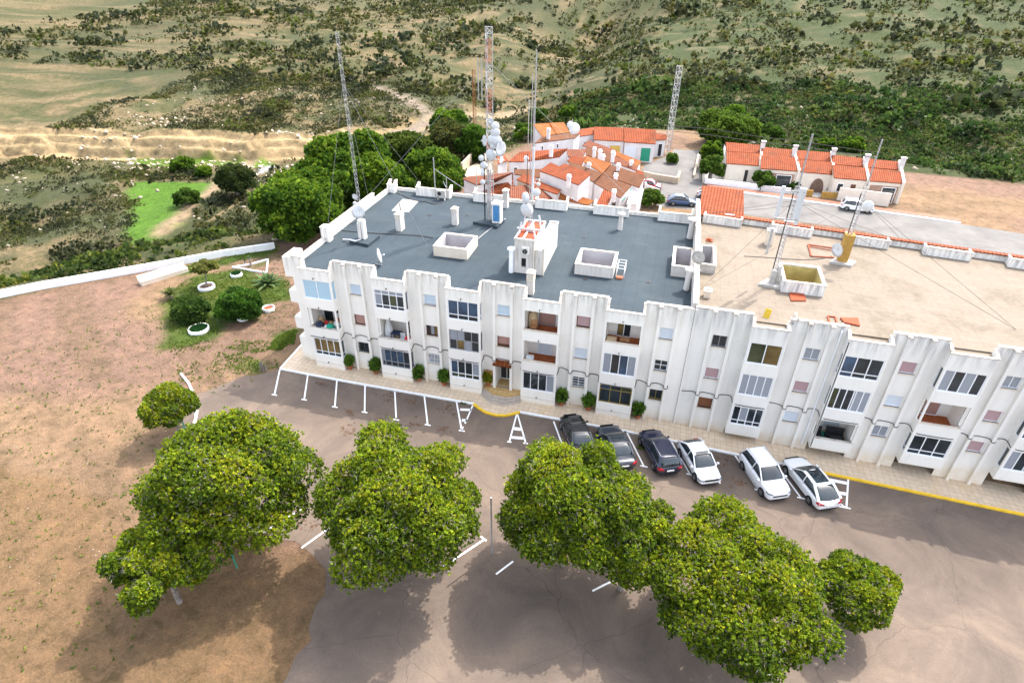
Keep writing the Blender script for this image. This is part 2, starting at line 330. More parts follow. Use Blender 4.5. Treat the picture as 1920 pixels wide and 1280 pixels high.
# ================================================================ GROUND
def P2(L,z=0): return np.array([onz(a,b,z)[:2] for a,b in L])
def PT(L): return np.array([onter(a,b)[:2] for a,b in L])
ar=np.arange
gx=np.unique(np.concatenate([ar(-900,-170,18),ar(-170,-62,1.3),ar(-62,-25,.6),ar(-25,36,1.2),ar(36,150,4),ar(150,720,24)]).round(3))
gy=np.unique(np.concatenate([ar(-20,20,2.5),ar(20,62,.7),ar(62,100,1.3),ar(100,112,.8),ar(112,140,.38),ar(140,150,.9),ar(150,320,3.2),ar(320,1300,22)]).round(3))
GX,GY=np.meshgrid(gx,gy); GZ=height(GX,GY)
sy_,sx_=np.gradient(GZ,gy,gx); slope=np.hypot(sx_,sy_)
GP=np.stack([GX,GY],-1); dpl=sdist(GP,PLAT)
def mixc(C,c,f): f=np.clip(f,0,1)[...,None]; return C*(1-f)+np.array(c)*f
def soft(poly,blur=1.,ns=1.5,na=1.2): return sstep(.5-(sdist(GP,poly)+(vnoise(GX,GY,ns,8)-.5)*na*2)/blur)
def line(pts,wd,blur=.6):
    dm=np.full(GX.shape,1e9)
    for a,b in zip(pts,pts[1:]):
        ab=b-a; t=np.clip(((GX-a[0])*ab[0]+(GY-a[1])*ab[1])/(ab@ab),0,1); dm=np.minimum(dm,np.hypot(GX-a[0]-ab[0]*t,GY-a[1]-ab[1]*t))
    return np.clip((wd/2+blur/2-dm)/blur,0,1)
n1,n2,n3=vnoise(GX,GY,11,21),vnoise(GX,GY,3.5,22),vnoise(GX,GY,40,23)
C=np.zeros(GX.shape+(3,))+np.array((.225,.165,.095))
C=mixc(C,(.085,.088,.038),sstep((n1*.5+n2*.5-.35)/.25)*.85)
C=mixc(C,(.050,.062,.034),sstep((n3*.6+n2*.4-.45)/.2)*.6)
C=mixc(C,(.055,.075,.028),sstep((GX+35)/25)*sstep((GY-104)/10)*(.45+.5*(n2>.4)))
A=np.clip(.55+n2*.5,0,1)
inpl=sstep(1-(dpl+.5)/1.5)
C=mixc(C,(.265,.165,.122),inpl); C=mixc(C,(.31,.20,.125),inpl*sstep((n1-.45)/.2)); C=mixc(C,(.19,.125,.08),inpl*sstep((vnoise(GX*.6+GY*.8,GY*.25,1.7,51)-.62)/.1)*.5); A=A*(1-inpl*.75)
s_cl=GY-np.interp(GX,CX,CY)+(n2-.5)*2.5
cliffm=np.maximum(sstep((slope-.3)/.3)*.8,sstep((s_cl+3.5)/2)*sstep((7.5-s_cl)/2.5))*np.clip((-GX-58)/8,0,1)*(GY>95)*(GY<200); C=mixc(C,(.52,.375,.205),cliffm)
C=C*(1-cliffm[...,None]*np.clip(vnoise(GX*.12,GZ,.42,41)-.45,0,1)[...,None]*.9-cliffm[...,None]*np.clip(vnoise(GX,GY*.2,1.3,43)-.62,0,1)[...,None]*.8); A=A*(1-cliffm*.95)
# sandy apron right of the cliff, down to the road
ap=soft(PT([(700,262),(760,222),(800,216),(812,226),(750,262),(690,292)]),6,4,3); C=mixc(C,(.33,.235,.125),ap*.9); A=A*(1-ap*.7)
for pl,cc in (([(240,340),(392,343),(376,380),(340,410),(318,440),(240,470)],(.085,.175,.022)),([(240,286),(400,295),(464,301),(450,312),(300,312),(240,308)],(.09,.15,.02)),([(455,298),(500,300),(520,308),(470,318),(452,326)],(.11,.20,.02)),([(330,405),(352,398),(325,432),(300,450)],(.10,.18,.02))):
    s_=soft(PT(pl),1.6,3,.9); C=mixc(C,cc,s_); A=A*(1-s_*.93)
for pl,wd,cc in (([(300,436),(345,402),(392,362),(418,336),(452,322),(470,305)],3.0,(.30,.22,.14)),([(690,291),(742,264),(790,238),(812,224),(800,213),(770,190),(700,165)],4.6,(.25,.20,.155)),([(812,224),(900,216),(990,205)],4,(.30,.235,.15)),([(806,300),(803,280),(815,262),(818,248),(800,242)],1.3,(.36,.27,.15)),([(400,412),(440,385),(475,356),(520,338),(545,318)],1.2,(.30,.22,.13)),([(1425,262),(1420,250),(1432,243),(1424,228)],1.,(.32,.24,.14))):
    s_=line(PT(pl),wd,1.2); C=mixc(C,cc,s_); A=A*(1-s_)
s_=soft(PT([(483,318),(505,310),(518,313),(500,322),(487,325)]),.8,1,.3); C=mixc(C,(.42,.42,.45),s_); A=A*(1-s_)
for pl,k in (([(300,575),(345,528),(395,512),(455,503),(490,520),(540,528),(548,560),(505,566),(480,600),(425,602),(396,640),(330,655),(300,660)],.95),([(325,505),(415,484),(520,460),(524,470),(450,489),(380,505),(335,515)],1.),([(505,650),(522,630),(553,618),(548,648),(528,664),(507,664)],1.),([(440,692),(470,672),(492,684),(480,700)],.8),([(478,500),(500,480),(504,500)],.6),([(300,800),(362,750),(362,775),(345,800)],.8)):
    s_=soft(P2(pl),.9,1.6,.8)*k; g=np.clip(n2*1.2,0,1); cc=np.array((.10,.125,.02))*(1-g[...,None])+np.array((.055,.11,.015))*g[...,None]
    C=C*(1-s_[...,None])+cc*s_[...,None]; A=np.maximum(A,s_*.3)
# litter strip below the pines
# bare rock and soil face towards the bottom strip
s_=sstep((21.4+.6*(n2-.5)*4-GY)/1.2)*inpl*(GX<12)*sstep((GX+48)/6); C=mixc(C,(.25,.155,.085),s_*.95)
nx,ny=len(gx),len(gy); idx=np.arange(nx*ny).reshape(ny,nx)
F=np.stack([idx[:-1,:-1],idx[:-1,1:],idx[1:,1:],idx[1:,:-1]],-1).reshape(-1,4)
def npmesh(name,V,F,cols=None,smooth=True):
    me=bpy.data.meshes.new(name); V=np.asarray(V,np.float32); F=np.asarray(F,np.int32); k=F.shape[1]
    me.vertices.add(len(V)); me.vertices.foreach_set('co',V.ravel()); me.loops.add(F.size); me.loops.foreach_set('vertex_index',F.ravel())
    me.polygons.add(len(F)); me.polygons.foreach_set('loop_start',np.arange(0,F.size,k,dtype=np.int32)); me.polygons.foreach_set('loop_total',np.full(len(F),k,np.int32))
    if smooth: me.polygons.foreach_set('use_smooth',np.ones(len(F),bool))
    if cols is not None:
        a=me.color_attributes.new('Col','FLOAT_COLOR','POINT'); a.data.foreach_set('color',np.asarray(cols,np.float32).ravel())
    me.update(calc_edges=True); me.validate(); return me
me=npmesh('ground',np.stack([GX,GY,GZ],-1).reshape(-1,3),F,np.concatenate([C,A[...,None]],-1).reshape(-1,4)); me.materials.append(MATS['ground'])
tags(put(bpy.data.objects.new('ground',me)),kind='structure')
def sheet(name,outline,dz,mat,ox=1.4,kind='structure'):
    """flat sheet over the forecourt slope: outline polygon sliced by x so that it follows the ground"""
    import bmesh
    bm=bmesh.new(); vs=[bm.verts.new((x,y,0)) for x,y in outline]; bm.faces.new(vs)
    for xc in np.arange(min(p[0] for p in outline),max(p[0] for p in outline),ox):
        bmesh.ops.bisect_plane(bm,geom=bm.verts[:]+bm.edges[:]+bm.faces[:],plane_co=(xc,0,0),plane_no=(1,0,0))
    bmesh.ops.triangulate(bm,faces=bm.faces[:])
    for v in bm.verts: v.co.z=gz(v.co.x,v.co.y if v.co.y>60 else min(v.co.y,38))+dz
    me=bpy.data.meshes.new(name); bm.to_mesh(me); bm.free()
    if me.polygons and me.polygons[0].normal.z<0: me.flip_normals()
    me.materials.append(MATS[mat]); o=put(bpy.data.objects.new(name,me)); tags(o,kind=kind); return o
def jag(pts,step=.8,amp=.35,seed=3):
    out=[]; r=random.Random(seed)
    for a,b in zip(pts,pts[1:]):
        n=max(1,int(math.dist(a,b)/step))
        for i in range(n):
            t=i/n; out.append((a[0]+(b[0]-a[0])*t+r.uniform(-amp,amp),a[1]+(b[1]-a[1])*t+r.uniform(-amp,amp)))
    return out+[pts[-1]]
road=jag([(-29.9,36.35),(-31.6,35.2),(-33.3,33.6),(-34.6,31.5),(-33.6,29.0),(-32.4,26.5),(-31,23.5),(-28,21.4)],.7,.22)+jag([(-28,21.4),(-20,20.6),(-17.6,20.3),(-16.2,19.5),(-15.4,18),(-15,16),(-14.8,12),(-14.5,2),(60,-4)],.9,.3,5)+[(60,36.2)]
sheet('road',road,.012,'asphalt')
sheet('village_road',[tuple(p) for p in P2([(1200,330),(1208,310),(1258,290),(1264,280),(1322,283),(1316,343),(1335,351),(1600,391),(1800,420),(2250,490),(2250,560),(1800,470),(1590,428),(1390,402),(1240,388),(1180,360)])],.015,'concrete_road')
sheet('pavement',[tuple(p) for p in P2([(1318,345),(1600,384),(1800,412),(1800,417),(1600,389),(1332,352.5)])],.14,'red_paving')
b_=MB(); L_=P2([(1332,353.5),(1600,390.5),(1800,419)])
for a,b in zip(L_,L_[1:]): b_.bar((*a,.07),(*b,.07),.35,.16)
b_.build('kerb','paint_white',kind='structure')
# pavement in front of the flats
kerb=[(-30.3,43.5),(-30.2,41),(-29.95,36.45),(-24,36.32),(-12.4,36.32),(-11.8,35.9),(-11.2,35.58),(-10.3,35.44),(-9.5,35.62),(-9.0,36.0),(-8.57,36.32),(0,36.25),(6,36.2),(13.4,36.2),(20,36.2),(45,36.2)]
walk=kerb+[(45,39.5),(-27.2,39.5),(-28.2,43.5)]
sheet('pavement',walk,.13,'paving')
def kerbrun(pts,name,mat,w=.16):
    m=MB()
    for a,b in zip(pts,pts[1:]):
        n=max(1,int(math.dist(a,b)/2.5))
        for i in range(n):
            p=np.array(a)+(np.array(b)-a)*i/n; q=np.array(a)+(np.array(b)-a)*(i+1)/n
            m.bar((*p,gz(*p)+.065),(*q,gz(*q)+.065),w,.15)
    return m.build(name,mat,kind='structure')
kerbrun(kerb[:5],'kerb','paint_white'); kerbrun(kerb[4:11],'kerb','paint_yellow',.2); kerbrun(kerb[10:14],'kerb','paint_white'); kerbrun(kerb[13:],'kerb','paint_yellow',.2)
# painted bay lines
def strokes(name,segs,w=.12,mat='paint_white',z=.022):
    m=MB()
    for s_ in segs:
        (a,b),ww=(s_[0],s_[1]),(s_[2] if len(s_)>2 else w)
        a=np.array(a,float); b=np.array(b,float); d=(b-a)/np.linalg.norm(b-a); n=np.array([-d[1],d[0]])*ww/2
        m.face([(*(p),gz(*p)+z) for p in (a-n,b-n,b+n,a+n)])
    return m.build(name,mat,kind='structure')
px=lambda *L:[tuple(onter(*p)[:2]) for p in L]
DV=np.array([1.55,-3.3])
ends=px((515,742),(571,752),(628,764),(684,775),(743,787),(802,798),(866,810)); seg=[]
for e in ends: s0=(e[0]-DV[0],e[1]-DV[1]*.98); seg.append((s0,e)); seg.append(((e[0]-.24,e[1]+.0),(e[0]+.24,e[1]+.0),.13))
for e in px((1207,876),(1294,890),(1344,904),(1421,922),(1501,936)): seg.append(((e[0]-DV[0],e[1]-DV[1]),e)); seg.append(((e[0]-.26,e[1]),(e[0]+.26,e[1]),.13))
q=px((1038,790),(1052,818)); seg.append((q[0],(q[0][0]+DV[0],q[0][1]+DV[1])))
strokes('parking_lines',seg)
hx=lambda a,b,w=.12:(*px(a,b),w)
strokes('parking_lines',[hx((887,759),(872,795)),hx((863,769),(885,770),.28),hx((866,788),(876,789),.3),hx((866,810),(868,801)),
 hx((969,778),(955,829)),hx((970,778),(986,833)),hx((963,805),(977,807),.35),hx((958,820),(983,822),.28),hx((951,829),(959,830)),hx((981,832),(990,833)),
 hx((1590,893),(1586,953)),hx((1556,900),(1588,906),.32),hx((1568,926),(1587,929),.32),hx((1576,946),(1584,953)),hx((1572,951),(1594,955))],.13)
strokes('parking_lines',[hx((567,957),(494,1003)),hx((634,979),(566,1029)),hx((808,1001),(766,1033)),hx((907,1012),(832,1062)),hx((901,1009),(912,1014)),hx((962,1056),(930,1078)),hx((1150,1090),(1110,1112))],.12)
b_=MB(); # oil and leaf stains on the tarmac
for i,(x,y,s) in enumerate([(654,808,.9),(730,745,1.0),(770,755,.8),(840,765,.9),(655,775,.5),(710,788,.9),(1350,862,1.2),(1385,908,.7),(577,990,.9),(775,797,.8),(830,808,.6),(600,722,.5)]):
    p=onter(x,y); r=random.Random(i)
    for k in range(26):
        cx,cy=p[0]+r.gauss(0,s*.45),p[1]+r.gauss(0,s*.35); q=r.uniform(.03,.13); a0=r.uniform(0,6)
        b_.face([(cx+q*(1+.5*math.sin(j*2.3+k))*math.cos(a0+j*1.257),cy+q*math.sin(a0+j*1.257),gz(cx,cy)+.0165+.0001*k) for j in range(5)])
b_.build('leaf_litter','soil',kind='stuff')
# ================================================================ APARTMENT BLOCKS
YB,YW=37.68,38.38
def winpart(root,O,U,N,u0,u1,z0,z1,frame='upvc',cols=(1,),rows=(1,),panes=('glass_dark',),depth=.07,fw=.07,sill=None,bars=None,name='window',skip=()):
    """a framed window: frame mesh, child pane mesh; rows given from the bottom"""
    O3=np.array([O[0],O[1],0.]); U3=np.array([U[0],U[1],0.]); N3=np.array([N[0],N[1],0.]); P=lambda u,z,d: O3+U3*u+np.array([0,0,z])-N3*d
    def slab(mb,a,b,c,d,d0,d1,m=0):
        q=[P(a,c,d0),P(b,c,d0),P(b,c,d1),P(a,c,d1)]; t=[p+np.array([0,0,d-c]) for p in q]
        ar_=(q[1]-q[0])[0]*(q[3]-q[0])[1]-(q[1]-q[0])[1]*(q[3]-q[0])[0]; fl=ar_<0
        mb.face(t,m,fl); mb.face(q[::-1],m,fl)
        for i in range(4): j=(i+1)%4; mb.face([q[i],q[j],t[j],t[i]],m,fl)
    f=MB(); sc_=sum(cols); sr=sum(rows); us=[u0]; zs=[z0]
    for c in cols: us.append(us[-1]+(u1-u0)*c/sc_)
    for r in rows: zs.append(zs[-1]+(z1-z0)*r/sr)
    dd=depth
    slab(f,u0,u0+fw,z0,z1,dd-.03,dd+.05); slab(f,u1-fw,u1,z0,z1,dd-.03,dd+.05); slab(f,u0+fw,u1-fw,z1-fw,z1,dd-.028,dd+.05); slab(f,u0+fw,u1-fw,z0,z0+fw,dd-.028,dd+.05)
    for u in us[1:-1]: slab(f,u-fw*.42,u+fw*.42,z0+fw,z1-fw,dd-.02,dd+.05)
    for i,z in enumerate(zs[1:-1]):
        for a,b in zip(us,us[1:]): slab(f,a+fw*.43,b-fw*.43,z-fw*.4,z+fw*.4,dd-.015,dd+.05)
    fo=f.build(name,frame,root)
    mats=sorted(set(panes)); g=MB(); k=0
    for j,(c,d) in enumerate(zip(zs,zs[1:])):
        for i,(a,b) in enumerate(zip(us,us[1:])):
            mt=panes[k%len(panes)]; k+=1
            slab(g,a+.01,b-.01,c+.01,d-.01,dd+.02+.004*(i%2),dd+.04,mats.index(mt))
    sh=[p for p in panes if p.startswith(('shutter','blind'))]
    g.build('shutter' if sh else 'pane',mats,fo)
    if sill: s=MB(); slab(s,u0-.06,u1+.06,z0-.07,z0,-.08,depth); s.build('sill',sill,fo)
    if bars:
        s=MB()
        for t in np.linspace(u0+.08,u1-.08,8): s.bar(P(t,z0,-.03),P(t,z1,-.03),.022)
        for z in (z0+.06,(z0+z1)/2,z1-.06): s.bar(P(u0,z,-.03),P(u1,z,-.03),.022)
        s.build('window_bars',bars,fo)
    return fo
def extx(mb,x0,x1,yz,m=0):
    A=[(x0,y,z) for y,z in yz]; B=[(x1,y,z) for y,z in yz]; mb.face(A,m); mb.face(B[::-1],m)
    for i in range(len(yz)): j=(i+1)%len(yz); mb.face([A[j],A[i],B[i],B[j]],m)
def flat(mb,x0,x1,y0,y1,z,holes=(),m=0):
    xs=sorted({x0,x1,*[h[0] for h in holes],*[h[1] for h in holes]}); ys=sorted({y0,y1,*[h[2] for h in holes],*[h[3] for h in holes]})
    for a,b in zip(xs,xs[1:]):
        for c,d in zip(ys,ys[1:]):
            if any(h[0]<(a+b)/2<h[1] and h[2]<(c+d)/2<h[3] for h in holes): continue
            mb.face([(a,c,z),(b,c,z),(b,d,z),(a,d,z)],m)
FL={2:(6.88,8.57),1:(4.12,5.95),0:(1.38,3.06)}
def bay(root,wall,cop,x0,x1,st,zb=-.6,zp=9.5,wm=0,last=False):
    a,b=x0+.13,x1-.13; L=x1-x0
    holes=[(.13,L-.13,*FL[f]) for f in FL]
    for f in FL:
        if st[f][0]=='B': holes[[2,1,0].index(f)]=(.13,L-.13,FL[f][0],FL[f][1])
    panel(wall,(x0,YB),(1,0),(0,-1),0,L,zb,zp,holes,.13,wm)
    sh=[(.10,.58,FL[f][0]+.0,FL[f][1]-.03) for f in FL if st[f][0]!='N']
    for X,N in ((x0,-1),(x1,1)):
        panel(wall,(X,YB),(0,1),(N,0),0,YW-YB,zb,zp-.02,sh,.1,wm)
    wall.face([(x0,YB,zb),(x0,YW,zb),(x1,YW,zb),(x1,YB,zb)],wm)
    # parapet over the bay
    wall.box(x0+.005,x1-.005,YB+.004,YB+.17,8.9,zp-.02,wm)
    cop.box(x0-.02,x1+.02,YB-.03,YB+.20,zp-.02,zp+.045)
    for X in (x0,x1-.16): extx(wall,X+.004,X+.156,[(YB+.2,8.9),(YW+.12,8.9),(YW+.12,10.02),(YW-.05,10.02),(YB+.2,zp+.03)],wm)
    for X in (x0-.02,x1-.18): extx(cop,X,X+.2,[(YB+.16,zp+.03),(YW-.06,10.03),(YW+.15,10.03),(YW+.15,10.09),(YW-.09,10.09),(YB+.16,zp+.10)])
    for f,(z0,z1) in FL.items():
        s=st[f]; k=s[0]
        if k=='B':
            bl=MB(); zf=z0-.6; yb=39.75
            bl.face([(a,YB+.13,zf),(b,YB+.13,zf),(b,yb,zf),(a,yb,zf)],1)
            bl.face([(a,yb,zf),(b,yb,zf),(b,yb,z1),(a,yb,z1)],0,False)
            bl.face([(a,YB+.1,z1-.002),(a,yb,z1-.002),(b,yb,z1-.002),(b,YB+.1,z1-.002)],0)
            for X,fl in ((a,False),(b,True)):
                bl.face([(X,YW-.12,zf),(X,yb,zf),(X,yb,z1),(X,YW-.12,z1)],0,not fl)
                bl.face([(X,YB+.13,zf),(X,YW-.1,zf),(X,YW-.1,z0),(X,YB+.13,z0)],0,not fl)
            bl.face([(a,YB+.13,zf),(a,YB+.13,z0),(b,YB+.13,z0),(b,YB+.13,zf)],0)
            bo=bl.build('balcony',['upvc' if root.name=='x' else 'stucco',s[1]],root)
            cp=MB(); cp.box(x0+.02,x1-.02,YB-.03,YB+.16,z0,z0+.05); cp.build('coping','stucco_warm' if s[1]=='terrace_tiles' else 'coping',bo)
            for w_ in s[2]: # (u0,u1,za,zb,frame,cols,panes) on the back wall
                winpart(bo,(x0,yb-.1),(1,0),(0,-1),w_[0],w_[1],zf+w_[2],zf+w_[3],w_[4],w_[5],(1,),w_[6],name='balcony_door',depth=.06)
        else:
            frame,cols,rows,panes=s[1:5]
            winpart(root,(x0,YB),(1,0),(0,-1),.13,L-.13,z0,z1,frame,cols,rows,panes)
            for X,N in ((x0,-1),(x1,1)): winpart(root,(X,YB),(0,1),(N,0),.10,.58,z0,z1-.03,frame,(1,),rows if len(rows)<3 else (1,),(panes[0] if panes[0].startswith('blind') else 'glass_dark',),name='side_window',fw=.05)
def section(root,wall,cop,x0,x1,fins,wx,st,zt=10.1,zb=-.6,m=0,yw=YW):
    holes=[]; zz={2:(7.40,8.33),1:(4.61,5.55),0:(1.90,2.85)}
    if wx:
        for f in (2,1,0):
            if st[f] and st[f][0]!='DOOR': holes.append((wx[0]-x0,wx[1]-x0,*zz[f]))
        if st[0] and st[0][0]=='DOOR': holes.append((fins[0]+.12-x0,fins[-1]-.12-x0,.62,3.05))
    panel(wall,(x0,yw),(1,0),(0,-1),0,x1-x0,zb,zt,holes,.16,m)
    wall.box(x0+.003,x1-.003,yw+.003,yw+.2,8.9,zt-.01,m)
    cop.box(x0-.03,x1+.03,yw-.05,yw+.23,zt-.01,zt+.06)
    for fx in fins:
        wall.box(fx-.10,fx+.10,yw-.26,yw+.01,zb+gz(fx,38)*0,zt-.14,m); cop.box(fx-.13,fx+.13,yw-.29,yw-.045,zt-.14,zt+.02)
    if wx:
        for f in (2,1,0):
            s=st[f]
            if not s or s[0]=='DOOR': continue
            winpart(root,(x0,yw),(1,0),(0,-1),wx[0]-x0,wx[1]-x0,*zz[f],s[0],s[1],s[2],s[3],depth=s[5] if len(s)>5 else .12,fw=.05,sill='stucco_warm',bars=s[4] if len(s)>4 else None)
SH=lambda m,fr='upvc':(fr,(1,),(1,),(m,))
AB=thing('apartment_building','white three-storey apartment block with stepped bays under a grey felt roof, glass-enclosed balconies and a domino row of pots below','apartment block',(-12.4,47.6,0))
AB['label']='white three-storey apartment block with grey felt roof, four roof wells and masts'
wall=MB(); cop=MB()
T='terrace_tiles'
bays=[(-27.1,-24.4,{2:('W','upvc',(1,1),(1,),('blind_blue',)),1:('B','paving',[(.2,1.2,0,1.95,'upvc',(1,),('glass_dark',)),(1.3,2.4,.9,2.1,'upvc',(1,1),('glass_dark',))]),0:('W','upvc',(1,1,1,1),(.28,1),('glass_dark',)*4+('glass_brown',)*4)}),
 (-20.9,-18.15,{2:('W','upvc',(1,1,1,1),(.35,1,.4),('glass_dark','glass_dark','glass_dark','glass_dark','curtain','glass_dark','glass_green','glass_dark','curtain','curtain','curtain','curtain')),1:('B','paving',[(1.55,2.25,0,1.95,'upvc',(1,),('glass_dark',))]),0:('W','alu_grey',(.5,1,1,1,1),(.4,1),('glass_dark',)*5+('curtain','glass_blue','glass_blue','glass_blue','glass_dark'))}),
 (-14.85,-12.15,{2:('W','upvc',(1,1,1),(.35,1),('glass_dark',)*3+('glass_blue',)*3),1:('W','alu_grey',(1,1,1,1),(1,1),('glass_dark','glass_brown','curtain','glass_dark','curtain','curtain','glass_dark','glass_dark')),0:('W','upvc',(1,1,1,1),(.35,1),('glass_green',)*4+('glass_blue','glass_dark','glass_dark','curtain'))}),
 (-8.87,-6.06,{2:('B',T,[(.85,2.15,0,1.95,'alu_grey',(1,),('shutter_pink',))]),1:('B',T,[(.8,2.0,.05,2.1,'upvc',(1,),('shutter_light',))]),0:('W','upvc',(1,1,1,1),(1,),('glass_dark','glass_dark','glass_dark','curtain'))}),
 (-2.8,-.1,{2:('B',T,[(.75,1.85,0,1.95,'upvc',(1,1),('glass_brown','glass_dark'))]),1:('W','upvc',(1,1,1,1),(1,),('curtain','glass_dark','glass_blue','curtain')),0:('W','gold_frame',(1,1,1),(1,.35),('glass_dark','glass_dark','glass_dark','glass_blue','glass_dark','glass_green'))})]
for x0,x1,st in bays: bay(AB,wall,cop,x0,x1,st)
D2=('upvc',(1,1),(1,),('glass_dark',))
secs=[(-28.2,-27.1,[],None,{}),(-24.4,-20.9,[-23.4,-22.0],(-23.2,-22.2),{2:SH('shutter_blue'),1:('door_brown',(1,),(1,),('shutter_pink',)),0:('alu_grey',(1,1),(1,),('glass_dark',),'black_plastic')}),
 (-18.15,-14.85,[-17.1,-15.72],(-16.92,-15.9),{2:('upvc',(1,),(.16,1),('glass_dark','shutter_blue')),1:('door_brown',(1,1,1),(1,),('glass_dark','curtain','glass_brown')),0:('upvc',(1,1),(1,),('curtain',),'paint_white')}),
 (-12.15,-8.87,[-11.2,-9.82],(-11.0,-10.0),{2:SH('shutter_blue'),1:('door_brown',(1,),(.2,1),('glass_brown','shutter_pink')),0:('DOOR',)}),
 (-6.06,-2.8,[-5.1,-3.75],(-4.93,-3.92),{2:('door_brown',(1,),(1,),('shutter_mauve',)),1:SH('shutter_light'),0:('upvc',(1,1),(1,1,1,1),('glass_dark',))}),
 (-.1,3.18,[.91,2.15],(1.05,2.02),{2:SH('shutter_light'),1:('upvc',(1,1),(1,1),('glass_dark',)),0:('gold_frame',(1,1),(1,),('glass_dark',))})]
for s_ in secs: section(AB,wall,cop,*s_)
cop.box(-25.95,-22.6,YW-.06,YW+.24,10.161,10.21) if False else None
# end wall, rear wall
panel(wall,(-28.2,YW),(0,1),(-1,0),0,19.3,-2,9.45,[],.1)
for (y0,y1,z0,z1) in ((38.5,40.3,8.15,9.9),(38.5,40.4,5.75,6.9),(38.5,40.4,3.2,4.35),(38.6,40.2,-.2,2.3),(45,52,3.2,4.3),(45,52,6,7)): wall.box(-28.95,-28.19,y0,y1,z0,z1)
wall.face([(-28.2,57.68,-3),(-28.2,57.68,9.4),(3.18,57.68,9.4),(3.18,57.68,-3)]); wall.face([(3.18,YW,-1),(3.18,57.7,-1),(3.18,57.7,9.6),(3.18,YW,9.6)])
# rear parapet: low runs with stepped-in raised lengths
wall.box(-28.2,3.1,57.4,57.6,9.0,9.42); cop.box(-28.2,3.1,57.36,57.66,9.42,9.47)
for a,b in ((-28.1,-27.3),(-24.9,-21.2),(-18.7,-15.4),(-12.3,-9.1),(-6.5,-3.1),(-.35,2.85)):
    wall.box(a,b,56.6,56.78,9.0,10.0); cop.box(a-.03,b+.03,56.56,56.82,10.0,10.05)
    for x in (a,b-.16): wall.box(x+.003,x+.157,56.783,57.5,9.0,9.99); extx(cop,x-.03,x+.19,[(56.823,9.99),(57.55,9.99),(57.55,10.32),(57.3,10.32),(56.823,10.05)])
# left parapet
wall.box(-28.18,-27.95,YW+.21,57.35,9.0,9.5); cop.box(-28.23,-27.90,YW+.25,57.3,9.5,9.55)
wall.box(-28.16,-27.86,43.6,53.2,9.552,10.2); cop.box(-28.2,-27.82,43.55,53.25,10.2,10.25); wall.box(-28.3,-27.6,43.5,44.2,9.0,10.45); cop.box(-28.34,-27.56,43.46,44.24,10.45,10.5)
for y in (45.4,47.2,49,50.4,52): wall.box(-28.6,-28.19,y,y+.45,9.3,9.75)
# party wall between both blocks (higher, runs front to back)
wall.build('wall','stucco',AB); wall=MB()
extx(wall,3.0,3.32,[(38.6,9.0),(59.2,9.0),(59.2,10.7),(52,10.7),(51.5,11.0),(45,10.6),(42,10.55),(38.6,10.45)])
extx(cop,2.97,3.35,[(38.58,10.45),(42,10.55),(45,10.6),(51.5,11.0),(52,10.7),(59.22,10.7),(59.22,10.75),(52,10.75),(51.5,11.05),(45,10.65),(42,10.6),(38.58,10.5)])
wall.build('party_wall','stucco_sunlit',AB); cop.build('coping','coping',AB)
WELLS=[(-17.95,-15.0,43.45,46.35),(-6.05,-3.0,43.35,46.4),(1.35,2.98,45.1,48.9)]
rf=MB(); ins=[(a+.2,b-.2,c+.2,d-.2) for a,b,c,d in WELLS]
flat(rf,-27.95,3.0,38.58,57.4,9.15,ins)
for x0,x1,_ in bays: rf.face([(x0+.1,37.8,9.15),(x1-.1,37.8,9.15),(x1-.1,38.58,9.15),(x0+.1,38.58,9.15)])
for a,b in ((-.35,2.85),): pass
rf.box(-24.9,-22.9,44.2,46.1,9.15,9.42) if False else None
rfo=rf.build('roof','roof_felt',AB)
for x0,x1,_ in bays: m=MB(); m.box(x0+.17,x1-.17,37.855,38.2,9.15,9.26); m.build('shade_strip','shade_gravel',AB)  # dark strip put in for the shaded band behind each bay parapet
pt=MB(); pt.face([(*onz(*p,9.156)[:2],9.156) for p in ((734,395),(766,398),(785,377),(755,373))]); pt.build('roof_patch','concrete',rfo)
# lap seams and puddle marks are in the felt; drains and upstands
for p in ((806,404),(1095,445),(1098,523),(1216,529),(876,404)):
    q=onz(*p,9.16); m=MB(); m.lathe((q[0],q[1],9.152),[(.22,0),(.2,.03),(.09,.035),(.08,.01)],10); m.build('roof_drain','black_plastic',rfo)
def well(root,a,b,c,d,z0,zt,mo,mi,zd=4.5):
    m=MB(); t=.2
    for q in ((a,b,c,c+t),(a,b,d-t,d)): m.box(*q,z0-.02,zt)
    for q in ((a,a+t,c+t,d-t),(b-t,b,c+t,d-t)): m.box(*q,z0-.02,zt-.003)
    w_=m.build('light_well',mo,root)
    n=MB(); e=.003; A,B,C_,D_=a+t+e,b-t-e,c+t+e,d-t-e
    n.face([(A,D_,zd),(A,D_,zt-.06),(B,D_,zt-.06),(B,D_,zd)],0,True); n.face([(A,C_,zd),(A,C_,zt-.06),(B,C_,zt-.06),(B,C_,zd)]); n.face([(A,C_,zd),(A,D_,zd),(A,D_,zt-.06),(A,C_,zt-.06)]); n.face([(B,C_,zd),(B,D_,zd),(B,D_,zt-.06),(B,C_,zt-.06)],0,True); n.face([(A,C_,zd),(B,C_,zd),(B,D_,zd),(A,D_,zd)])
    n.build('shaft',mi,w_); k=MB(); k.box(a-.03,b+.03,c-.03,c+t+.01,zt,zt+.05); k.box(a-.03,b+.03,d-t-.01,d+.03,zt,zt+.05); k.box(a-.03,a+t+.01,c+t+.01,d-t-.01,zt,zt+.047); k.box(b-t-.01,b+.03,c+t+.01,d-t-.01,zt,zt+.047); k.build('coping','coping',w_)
for q in WELLS: well(AB,*q,9.15,10.02,'stucco_warm' if q[0]<-10 else 'stucco_sunlit','shaft_wall')
